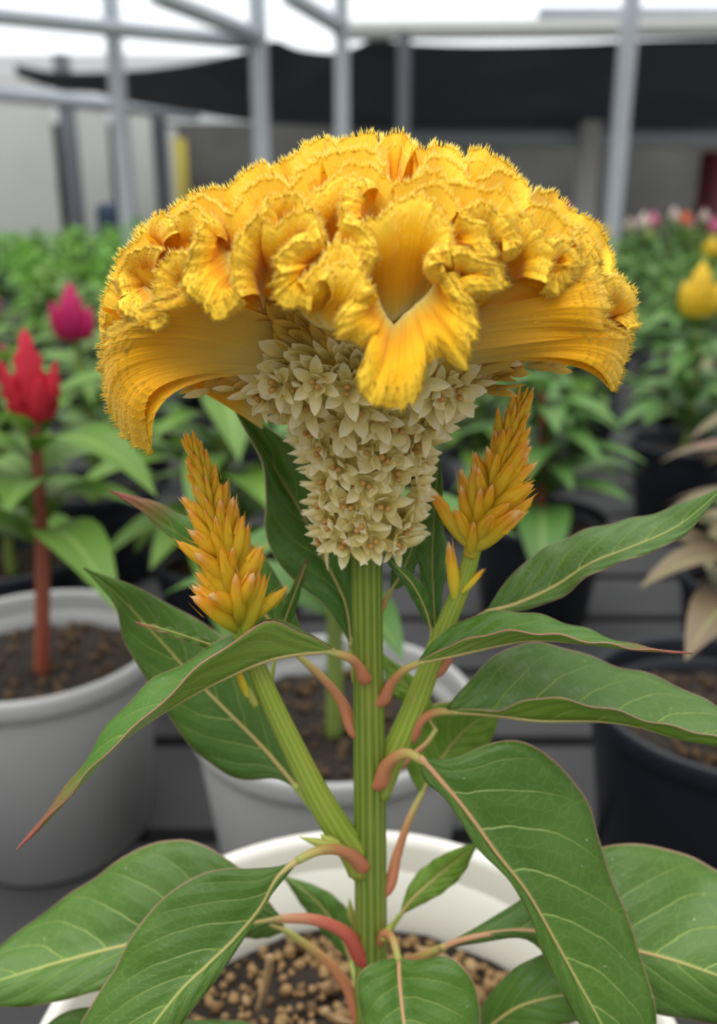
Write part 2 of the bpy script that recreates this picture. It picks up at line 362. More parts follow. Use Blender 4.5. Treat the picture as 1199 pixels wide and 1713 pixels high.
# narrow leaf passing behind the left plume
leaf([(500, 1100), (450, 1036), (400, 978), (330, 920), (260, 868), (182, 820)],
     [(500, 1100), (450, 1065), (390, 1020), (340, 960), (305, 912), (280, 897), (240, 858), (182, 820)],
     [(500, 1100), (505, 1060), (478, 990), (429, 917), (360, 880), (310, 862), (250, 836), (182, 820)],
     [0.8, 1.5, 1.8, 1.8], [0.8, 1.3, 1.5, 1.8], [0.8, 1.8, 2.3, 1.8],
     pet=[(592, 1222), (572, 1175), (540, 1135)], dpet=[0.1, 0.5], mats=('leaf_red', 'leaf_red_under'), pr=(0.0015, 0.0010), label='narrow leaf with a pink tip behind the left plume')
# tall leaf behind the flower
leaf([(588, 1085), (578, 1010), (545, 940), (500, 850), (450, 770), (410, 705), (382, 668)],
     [(588, 1085), (570, 1050), (540, 1010), (490, 970), (455, 925), (443, 880), (445, 830), (438, 770), (410, 720), (382, 668)],
     [(588, 1085), (592, 1000), (588, 920), (572, 860), (545, 800), (500, 755), (465, 728), (425, 700), (382, 668)],
     [0.3, 1.4, 2.2, 2.2], [0.3, 1.0, 1.5, 2.2], [0.3, 1.2, 2.0, 2.2],
     pet=[(598, 1140), (592, 1110)], dpet=[0.2, 0.25], petmat='petiole_green', mats=('leaf_dark', 'leaf_under'), pr=(0.0012, 0.0009))
# narrow upright leaf right of the stem
leaf([(727, 1062), (724, 1000), (722, 930), (726, 860), (732, 800), (736, 755)],
     [(727, 1062), (712, 1010), (700, 950), (698, 900), (708, 840), (722, 790), (736, 755)],
     [(727, 1062), (738, 1010), (746, 950), (744, 890), (741, 830), (739, 790), (736, 755)],
     [0.4, 1.0, 1.3], [0.4, 0.8, 1.3], [0.4, 1.2, 1.3],
     pet=[(712, 1130), (720, 1095)], dpet=[0.3, 0.35], petmat='petiole_green', mats=('leaf_dark', 'leaf_under'), pr=(0.0008, 0.0007))
# slim curved leaf under the florets
leaf([(722, 1062), (712, 1022), (690, 978), (660, 945), (633, 915)],
     [(722, 1062), (698, 1018), (675, 978), (650, 945), (633, 915)],
     [(722, 1062), (722, 1020), (704, 975), (668, 942), (633, 915)],
     [0.2, -0.2, -0.3], [0.2, -0.2, -0.3], [0.2, -0.1, -0.3],
     pet=[(715, 1120), (722, 1085)], dpet=[0.2, 0.2], petmat='petiole_green', mats=('leaf_dark', 'leaf_under'), pr=(0.0007, 0.0005), bulge=0.0002)
# small bract-like leaf close behind the stem top
leaf([(652, 990), (670, 960), (684, 930), (694, 900)], [(652, 990), (655, 950), (668, 915), (694, 900)], [(652, 990), (680, 975), (700, 935), (694, 900)],
     [0.4, 0.8], [0.4, 0.8], [0.4, 0.9], pet=[(636, 1022), (644, 1005)], dpet=[0.2, 0.3], mats=('leaf_dark', 'leaf_under'), pr=(0.0010, 0.0007), bulge=0.0003)
# upper right leaf reaching out of the frame
leaf([(812, 1024), (865, 1010), (930, 980), (990, 942), (1070, 910), (1140, 876), (1215, 812)],
     [(812, 1024), (860, 1024), (900, 1014), (945, 995), (985, 962), (1020, 948), (1070, 930), (1125, 908), (1165, 875), (1215, 812)],
     [(812, 1024), (840, 980), (885, 934), (940, 902), (1000, 880), (1080, 862), (1140, 842), (1215, 812)],
     [0.4, 0.6, 0.5, 0.5], [0.4, 0.1, 0.1, 0.5], [0.4, 1.3, 1.3, 0.5],
     pet=[(736, 1120), (768, 1070), (795, 1038)], dpet=[0.2, 0.4], mats=('leaf_big', 'leaf_under'), pr=(0.0012, 0.0009), bulge=0.0008)
# slender folded leaf to the right, red tip
leaf([(700, 1108), (765, 1095), (840, 1078), (900, 1070), (1000, 1079), (1080, 1088), (1158, 1092)],
     [(700, 1106), (745, 1082), (800, 1063), (850, 1055), (920, 1060), (1000, 1074), (1080, 1086), (1158, 1092)],
     [(700, 1104), (725, 1070), (760, 1045), (800, 1027), (850, 1021), (900, 1028), (960, 1045), (1020, 1066), (1085, 1083), (1158, 1092)],
     [-0.7, -1.0, -1.3, -1.5], [-0.7, -1.4, -1.7, -1.5], [-0.7, -0.3, -0.8, -1.5],
     pet=[(640, 1170), (655, 1143), (678, 1120)], dpet=[-0.2, -0.6], mats=('leaf_red', 'leaf_red_under'), pr=(0.0014, 0.0009), bulge=0.0004, label='slender folded leaf with a red tip on the right')
# large right leaf with an upturned near edge
leaf([(755, 1190), (830, 1196), (900, 1205), (1000, 1206), (1070, 1216), (1130, 1234), (1215, 1250), (1260, 1262)],
     [(755, 1186), (800, 1186), (840, 1187), (880, 1169), (930, 1167), (985, 1178), (1030, 1188), (1080, 1203), (1140, 1218), (1215, 1236), (1260, 1262)],
     [(745, 1184), (770, 1155), (800, 1122), (840, 1088), (890, 1075), (950, 1084), (1010, 1107), (1080, 1126), (1140, 1150), (1215, 1195), (1260, 1262)],
     [-0.3, -0.8, -1.2, -1.4], [-0.3, -1.2, -1.6, -1.4], [-0.3, 0.8, 0.6, -1.4],
     pet=[(688, 1232), (704, 1206), (728, 1192)], dpet=[0.1, -0.1], mats=('leaf_big', 'leaf_under'), pr=(0.0014, 0.0010), bulge=0.0012)
# big leaf hanging to the lower right
leaf([(702, 1266), (732, 1300), (780, 1358), (830, 1428), (880, 1492), (920, 1560), (960, 1632), (1000, 1703), (1045, 1800)],
     [(702, 1266), (706, 1302), (740, 1332), (770, 1376), (800, 1422), (850, 1472), (884, 1530), (905, 1590), (930, 1642), (970, 1715), (1045, 1800)],
     [(702, 1266), (735, 1270), (765, 1266), (800, 1250), (845, 1238), (885, 1244), (925, 1270), (962, 1310), (988, 1348), (1000, 1400), (1022, 1465), (1050, 1535), (1080, 1625), (1098, 1700), (1090, 1765), (1045, 1800)],
     [-0.9, -1.6, -2.4, -3.2], [-0.9, -1.9, -2.6, -3.2], [-0.9, -0.8, -1.8, -3.2],
     pet=[(636, 1306), (645, 1283), (662, 1266), (684, 1261)], dpet=[-0.25, -0.7], pr=(0.0019, 0.0012), ribmat='midrib_pink', mats=('leaf_big', 'leaf_under'), bulge=0.0014, label='large broad leaf hanging over the right side of the pot')
# lower right leaf
leaf([(735, 1588), (770, 1573), (830, 1561), (890, 1558), (980, 1570), (1070, 1592), (1130, 1608), (1230, 1642), (1300, 1660)],
     [(735, 1590), (775, 1582), (830, 1573), (885, 1574), (930, 1615), (1000, 1662), (1080, 1692), (1150, 1706), (1230, 1712), (1300, 1660)],
     [(735, 1586), (800, 1548), (866, 1508), (920, 1455), (1000, 1419), (1060, 1411), (1120, 1421), (1180, 1445), (1250, 1500), (1300, 1660)],
     [-0.8, -1.0, -1.4, -2.0], [-0.8, -1.2, -1.9, -2.0], [-0.8, 0.4, 0.6, -2.0],
     pet=[(640, 1640), (680, 1610), (710, 1598)], dpet=[0.0, -0.6], pr=(0.0017, 0.0012), mats=('leaf_big', 'leaf_under'), ribmat='midrib_pink', bulge=0.0015)
# leaf low at the right
leaf([(770, 1760), (850, 1694), (905, 1672), (960, 1664), (1040, 1672)],
     [(770, 1760), (850, 1735), (930, 1716), (1000, 1698), (1040, 1672)],
     [(770, 1760), (800, 1690), (845, 1632), (890, 1603), (925, 1594), (975, 1604), (1040, 1672)],
     [-1.0, -1.4, -1.5], [-1.0, -1.8, -1.5], [-1.0, -0.6, -1.5],
     pet=[(632, 1790), (700, 1775)], dpet=[-0.2, -0.7], pr=(0.0015, 0.0011), bulge=0.0009)
# leaf coming towards the viewer at the stem base
leaf([(666, 1602), (668, 1640), (674, 1700), (684, 1770), (700, 1850)],
     [(666, 1602), (640, 1605), (612, 1618), (596, 1642), (602, 1690), (612, 1740), (640, 1800), (700, 1850)],
     [(666, 1602), (700, 1606), (742, 1599), (772, 1615), (796, 1652), (804, 1710), (790, 1775), (760, 1820), (700, 1850)],
     [-1.2, -1.9, -2.6, -3.0], [-1.2, -1.8, -2.4, -3.0], [-1.2, -1.8, -2.4, -3.0],
     pet=[(636, 1572), (642, 1562), (652, 1564), (660, 1580)], dpet=[-0.25, -1.0], pr=(0.0014, 0.0013), ribmat='midrib_pink', bulge=0.0016, label='blunt leaf turned down at the stem base')
# small light leaf right of the stem
leaf([(668, 1532), (692, 1502), (730, 1468), (768, 1436), (800, 1408)],
     [(668, 1532), (676, 1500), (690, 1470), (715, 1445), (752, 1424), (800, 1408)],
     [(668, 1532), (700, 1516), (740, 1494), (775, 1462), (800, 1408)],
     [0.3, 0.6, 0.4], [0.3, 1.0, 0.4], [0.3, 0.3, 0.4],
     pet=[(646, 1570), (655, 1552)], dpet=[0.1, 0.2], petmat='petiole_green', pr=(0.0010, 0.0009), bulge=0.0007, mats=('leaf_under', 'leaf_under'))
# leaf behind the right branch
leaf([(704, 1330), (722, 1295), (752, 1250), (785, 1215), (838, 1185)],
     [(704, 1330), (682, 1290), (672, 1240), (690, 1195), (740, 1175), (790, 1172), (838, 1185)],
     [(704, 1330), (745, 1290), (790, 1266), (822, 1240), (838, 1185)],
     [1.6, 2.4, 2.6], [1.6, 2.4, 2.6], [1.6, 2.2, 2.6],
     pet=[(650, 1482), (664, 1430), (684, 1372)], dpet=[0.1, 1.0], pr=(0.0015, 0.0010), bulge=0.0008, mats=('leaf_under', 'leaf_under'))
leaf([(730, 1225), (700, 1170), (668, 1130), (638, 1092)],
     [(730, 1225), (690, 1190), (650, 1150), (638, 1092)], [(730, 1225), (725, 1180), (690, 1130), (638, 1092)],
     [1.5, 2.6], [1.5, 2.6], [1.5, 2.6], pet=[(655, 1290), (690, 1264), (715, 1242)], dpet=[0.2, 1.2], mats=('leaf_under', 'leaf_under'), pr=(0.0010, 0.0008), bulge=0.0006)
# lower left: the two large leaves and those behind
leaf([(470, 1535), (420, 1545), (330, 1562), (210, 1582), (100, 1610), (0, 1640), (-90, 1668)],
     [(470, 1537), (430, 1556), (330, 1600), (230, 1640), (110, 1672), (50, 1684), (-20, 1682), (-90, 1668)],
     [(470, 1533), (445, 1505), (425, 1475), (395, 1447), (335, 1411), (290, 1405), (230, 1420), (140, 1480), (60, 1536), (-20, 1600), (-90, 1668)],
     [-0.6, -0.6, -0.8, -1.2], [-0.6, -1.2, -1.6, -1.2], [-0.6, 0.8, 0.8, -1.2],
     pet=[(604, 1600), (585, 1568), (555, 1548), (515, 1537)], dpet=[-0.2, -0.5], petmat='petiole_red', pr=(0.0020, 0.0012), bulge=0.0016, mats=('leaf_big', 'leaf_under'), label='broad leaf spreading to the left on a red stalk')
leaf([(504, 1434), (466, 1466), (438, 1516), (397, 1566), (350, 1612), (300, 1660), (240, 1738), (200, 1800)],
     [(504, 1432), (470, 1448), (420, 1453), (380, 1452), (330, 1465), (280, 1496), (242, 1535), (212, 1580), (190, 1622), (160, 1670), (130, 1725), (140, 1780), (200, 1800)],
     [(504, 1436), (480, 1465), (452, 1500), (430, 1535), (402, 1580), (360, 1642), (318, 1695), (270, 1760), (200, 1800)],
     [-1.4, -2.0, -2.8, -3.6], [-1.4, -1.6, -2.4, -3.6], [-1.4, -2.2, -3.0, -3.6],
     pet=[(606, 1448), (586, 1430), (560, 1421), (530, 1424)], dpet=[-0.3, -1.3], pr=(0.0017, 0.0012), bulge=0.0014, mats=('leaf_big', 'leaf_under'), ribmat='midrib', label='long broad leaf hanging towards the lower left')
leaf([(470, 1775), (380, 1748), (280, 1738), (160, 1736), (50, 1745)],
     [(470, 1775), (360, 1780), (250, 1790), (140, 1780), (50, 1745)],
     [(470, 1775), (430, 1714), (320, 1704), (220, 1688), (130, 1686), (80, 1712), (50, 1745)],
     [-0.8, -1.2, -1.4], [-0.8, -1.8, -1.4], [-0.8, -0.4, -1.4], pet=[(610, 1840), (540, 1800)], dpet=[-0.2, -0.6], pr=(0.0015, 0.0011))
leaf([(478, 1556), (440, 1542), (400, 1530), (340, 1535)], [(478, 1558), (440, 1570), (390, 1565), (340, 1535)], [(478, 1554), (450, 1510), (400, 1495), (340, 1535)],
     [0.4, 1.2], [0.4, 0.8], [0.4, 1.6], pet=[(604, 1712), (580, 1650), (540, 1602)], dpet=[0.0, 0.3], pr=(0.0017, 0.0012), bulge=0.0008)
leaf([(588, 1612), (568, 1562), (530, 1508), (470, 1462)], [(588, 1612), (548, 1570), (508, 1520), (470, 1462)], [(588, 1612), (590, 1540), (550, 1492), (470, 1462)],
     [1.4, 2.6], [1.4, 2.6], [1.4, 2.8], pet=[(604, 1690), (596, 1650)], dpet=[0.2, 0.8], petmat='petiole_green', pr=(0.0010, 0.0008), bulge=0.0006)
# thin leaves on the left branch
leaf([(458, 1110), (474, 1045), (494, 990), (515, 936)], [(458, 1110), (466, 1040), (486, 985), (515, 936)], [(458, 1110), (486, 1045), (503, 990), (515, 936)],
     [0.2, 0.3], [0.2, 0.3], [0.2, 0.4], pet=[(462, 1196), (455, 1165), (454, 1135)], dpet=[-0.6, 0.0], petmat='petiole_green', pr=(0.0009, 0.0006), bulge=0.0001, mats=('leaf_red', 'leaf_red_under'))
leaf([(392, 1092), (340, 1074), (285, 1056), (228, 1040)], [(392, 1096), (340, 1082), (285, 1062), (228, 1040)], [(392, 1088), (340, 1068), (285, 1051), (228, 1040)],
     [-0.5, -0.6], [-0.5, -0.8], [-0.5, -0.5], pet=[(418, 1108), (405, 1098)], dpet=[-0.7, -0.6], petmat='petiole_green', pr=(0.0006, 0.0005), bulge=0.0001, mats=('leaf_red', 'leaf_red_under'))
# little bracts where branches leave the stem
for pts, d in (([(575, 1420), (545, 1413), (500, 1400)], -0.8), ([(566, 1412), (548, 1404), (535, 1396)], -0.7), ([(600, 1560), (588, 1530), (584, 1502)], 0.3), ([(428, 1180), (415, 1155), (404, 1132)], -0.8), ([(640, 1572), (650, 1556), (655, 1542)], -0.5)):
    v, f, uv = tube(cr(to3(pts, d), 10), [0.0009, 0.0011, 0.00008], 6)
    link('bract', mesh('bract', v-ORG, f, M['petiole_green'], uv), PLANT)

# ---- plumes on the side branches
def spindle(k=8, n=9, L=1.0, R=0.13, seed=0):
    r_ = np.random.default_rng(seed); v = []; uv = []
    for i in range(n):
        t = i/(n-1); rr = R*(math.sin(math.pi*min(t*0.86+0.1, 1.0)**0.85)**0.8 if i < n-1 else 0.02)
        for j in range(k):
            a = 2*math.pi*j/k; q = rr*(1+0.12*math.cos(3*a+seed)); v.append((q*math.cos(a)+0.03*math.sin(3*t+seed), q*math.sin(a)*0.8, t*L)); uv.append((j/k, t))
    mb = MB(); mb.add(v, grid_faces(n, k, True), uv)
    for q in range(4):                                            # tepal points that stand off the tip
        a = q*1.57+seed; b0 = 0.58+0.08*q/3
        mb.add([(0.13*math.cos(a-.35), 0.11*math.sin(a-.35), b0), (0.13*math.cos(a+.35), 0.11*math.sin(a+.35), b0), (0.075*math.cos(a), 0.07*math.sin(a), 1.03+0.05*math.sin(5*q+seed))], [(0, 1, 2)], [(0, b0), (1, b0), (0.5, 1)])
    return mb
BUDS = [spindle(seed=i).mesh('bud', M['bud']) for i in range(4)]
def frame(z, roll=0.0):
    z = nrm(z); x = nrm(np.cross([0.3, 1, 0.2], z)); y = np.cross(z, x)
    R = np.stack([x*math.cos(roll)+y*math.sin(roll), -x*math.sin(roll)+y*math.cos(roll), z], 1); return R
def place(o, pos, R, s):
    m = np.eye(4); m[:3, :3] = R*np.asarray(s); m[:3, 3] = pos
    o.matrix_local = Matrix(m.tolist())
def plume(axis, d, seed, label, spread):
    r_ = np.random.default_rng(seed)
    ax = cr(to3(axis, d), 60); T = nrm(np.gradient(ax, axis=0)); Lg = np.linalg.norm(np.diff(ax, axis=0), axis=1).sum()
    v, f, uv = tube(ax, [0.0016, 0.0018, 0.0018, 0.0017, 0.0015, 0.0012, 0.0010, 0.0007, 0.0002], 10)
    o = link('plume', mesh('plume', v-ORG, f, M['plume_axis'], uv), PLANT, label=label)
    nb = 88
    for i in range(nb):
        t = (i/nb)**0.92; k = int(t*57)+1; p = ax[k]; tg = T[k]
        x = nrm(np.cross(tg, [0, 1, 0])); y = np.cross(tg, x); ph = i*2.39996+seed
        rad = x*math.cos(ph)+y*math.sin(ph)
        th = math.radians(spread*(1-t)**0.9+5)*(0.55+0.8*r_.random())
        ln = (0.0105*(1-t)**0.8+0.0026)*(0.8+0.45*r_.random())
        dr = tg*math.cos(th)+rad*math.sin(th)
        b = link('bud', BUDS[i % 4], o); wd = ln*(0.9+0.25*r_.random())*(1.0-0.15*t)
        place(b, p+rad*0.0008-ORG, frame(dr, ph), (wd, wd, ln))
    return o
plume([(402, 1056), (392, 1000), (376, 930), (358, 860), (340, 800), (318, 730)], [-0.7, -0.7], 1, 'orange-yellow feathery plume on the left branch', 38)
plume([(786, 930), (800, 890), (818, 840), (838, 780), (856, 720), (876, 656)], [0.0, -0.2], 5, 'orange-yellow feathery plume on the right branch', 36)
for pts, d in (([(758, 1000), (755, 960), (752, 905)], 0.0), ([(772, 990), (790, 978), (810, 952)], -0.1), ([(412, 1165), (400, 1130), (392, 1105)], -0.9), ([(404, 1062), (428, 1030), (446, 960)], -0.8)):
    q = to3(pts, d); ln = np.linalg.norm(q[-1]-q[0]); b = link('bud', BUDS[1], RB if pts[0][0] > 600 else LB); place(b, q[0]-ORG, frame(q[-1]-q[0]), (ln*0.8, ln*0.8, ln))

# ------------------------------------------------------------------ crested flower head
HC = P(615, 565, 0.0); AX, AY, AZT, AZB = 0.0500, 0.034, 0.0345, 0.062
def dome(px, py, s=1.0):
    r = ray(px, py); t = np.linspace(0.095, 0.225, 520); p = CAM+t[:, None]*r; q = p-HC
    az = np.where(q[:, 2] > 0, AZT, AZB)
    g = np.sqrt((q[:, 0]/AX)**2+(q[:, 1]/AY)**2+(q[:, 2]/az)**2)
    i = np.argmax(g < s) if (g < s).any() else int(np.argmin(g))
    return p[i]
def dpts(pts, s):
    out = [dome(q[0], q[1], q[2] if len(q) > 2 else s) for q in pts]
    return np.array(out)

# core of the head: a lumpy body that the ruffles grow from, tapering into the stem
mb = MB(); k = 48; vv = []; uvv = []
prof = [(296, 4, .6), (312, 110, .6), (345, 190, .6), (400, 245, .62), (470, 268, .62), (530, 262, .64), (575, 235, .66), (605, 205, .7), (640, 160, .75), (670, 128, .8), (700, 98, .9), (740, 70, 1), (800, 58, 1), (860, 52, 1), (905, 44, 1), (930, 26, 1)]
for (py, hw, fl) in prof:
    p = P(615, py); rx = hw*0.170/F
    for j in range(k):
        a = 2*math.pi*j/k; b = 1+0.05*math.sin(5*a+py*0.02)
        vv.append((p[0]+rx*b*math.cos(a), rx*fl*b*math.sin(a), p[2])); uvv.append((j*0.3, float(np.interp(py, [300, 560, 640, 720], [0.5, 0.12, 0.02, 0.0]))))
n = len(prof)
mb.add(vv, grid_faces(n, k, True), uvv)
HEAD = link('flower_head', mb.mesh('flower_head', M['crest'], origin=ORG), PLANT, label='broad golden crest of ruffled velvety folds')

def ruffle(lip, root=None, s=1.0, rs=0.72, th=0.0019, bulge=0.0, pull=0.42, fuzz=1.0, wave=1.0, st=1.0, mid=None, seed=0):
    r_ = np.random.default_rng(seed+11)
    Lp = dpts(lip, s)
    if root is None:
        cc = HC+np.array([0, 0, -0.030]); Rp = cc+(Lp-cc)*(1-pull)*np.array([1, 1.0, 1])   # grows out from the heart of the head
    else: Rp = dpts(root, rs)
    ln = np.linalg.norm(np.diff(Lp, axis=0), axis=1).sum(); n = int(max(30, ln/0.00033)); m = 13
    L, R = cr(Lp, n), cr(Rp, n); D = nrm(L-R); LEN = np.linalg.norm(L-R, axis=1)
    tl = nrm(np.gradient(L, axis=0)); N = nrm(np.cross(tl, D))
    for i in range(1, n):
        if N[i]@N[i-1] < 0: N[i] = -N[i]
    kw = 11; ker = np.ones(kw)/kw
    def sm(a): 
        q = np.pad(a, ((kw//2, kw//2), (0, 0)), mode='edge'); return np.stack([np.convolve(q[:, c], ker, 'valid') for c in range(3)], 1)
    N = nrm(sm(sm(N))); D = nrm(sm(D)); u = np.linspace(0, ln*100, n)
    out = nrm((L+R)/2-(HC-np.array([0, 0, 0.012])))
    vs_ = np.linspace(0, 1, m+1)**0.8
    ph = r_.random()*6; wav = wave*(0.0004*np.sin(u*6+ph)+0.00015*np.sin(u*15+2*ph))
    MD = None if mid is None else cr(dpts(mid, 0.9), n)
    G = []
    for v in vs_:
        base = R*(1-v)+L*v if MD is None else R*((1-v)*(1-2*v))+MD*(4*v*(1-v))+L*(v*(2*v-1))
        G.append(base+out*bulge*math.sin(math.pi*v)+N*(wav*v**2.5)[:, None])
    lift = 0.00016*np.sin(u*8+ph*2)+0.00006*np.sin(u*26+ph)
    s1 = r_.normal(size=n); s1 = np.convolve(np.pad(s1, 1, mode='edge'), [0.3, 0.4, 0.3], 'valid'); s1 /= max(1e-6, np.abs(s1).std()*1.0)
    s1 = np.clip(s1, -2, 2); lift = lift+0.00022*st*s1
    G = np.array(G); G[-1] += D*lift[:, None]; G[-2] += D*(lift*0.6)[:, None]
    def thick(v): return 0.0003+(th-0.0003)*min(1, (v/0.62))**1.5 if v < 0.62 else max(0.00002, th*(max(0.0, 1-((v-0.62)/0.38)**2))**0.62)
    mb = MB()
    stv = lambda v: (0.00006*st*s1*(0.25+0.75*v)*(1 if v < 0.98 else 0.2))[:, None]
    Fv = np.array([G[j]+N*(thick(v)+stv(v)) for j, v in enumerate(vs_)]); Bv = np.array([G[j]-N*(thick(v)+stv(v)) for j, v in enumerate(vs_)])
    uvg = np.array([[(u[i], v) for i in range(n)] for v in vs_])
    mb.add(Fv.reshape(-1, 3), grid_faces(m+1, n), uvg.reshape(-1, 2)); mb.add(Bv.reshape(-1, 3), grid_faces(m+1, n, flip=True), uvg.reshape(-1, 2))
    # bristles: teeth on the lip and short hairs lying along both flanks
    sv, sf, su = [], [], []
    def spikes(cnt, v0, v1, l0, l1, w0, lean, jit):
        for q in range(cnt):
            x = r_.random()*(n-1.001); i = int(x); v = v0+(v1-v0)*r_.random(); side = 1 if r_.random() < 0.5 else -1
            f_ = v*m; j = min(int(np.searchsorted(vs_, v)), m); a = x-i
            g = (G[j][i]*(1-a)+G[j][min(i+1, n-1)]*a)+N[i]*side*thick(vs_[j])*0.9
            d = nrm(D[i]+N[i]*side*lean*r_.random()+tl[i]*jit*(r_.random()-0.5)*2)
            l = l0+(l1-l0)*r_.random(); w = w0*(0.7+0.6*r_.random())
            b1 = nrm(np.cross(d, [0.21, 0.4, 0.89])); b2 = np.cross(d, b1); o = len(sv)
            for c in range(3): sv.append(g+(b1*math.cos(c*2.094)+b2*math.sin(c*2.094))*w-d*l*0.15); su.append((u[i], 0.0))
            sv.append(g+d*l); su.append((u[i], 1.0)); sf.extend([(o, o+1, o+3), (o+1, o+2, o+3), (o+2, o, o+3)])
    if fuzz > 0:
        spikes(int(ln/0.00011*fuzz), 0.92, 1.0, 0.0006, 0.0014, 0.00013, 0.55, 0.3)
        spikes(int(ln/0.00005*fuzz), 0.55, 0.97, 0.0006, 0.0013, 0.00009, 0.30, 0.3)
        spikes(int(ln/0.00018*fuzz), 0.30, 0.85, 0.0010, 0.0022, 0.00012, 0.10, 0.15)
        mb.add(sv, sf, su, 1)
    return link('ruffle', mb.mesh('ruffle', [M['crest'] if mid is None else M['fan'], M['fuzz']], origin=ORG), HEAD)

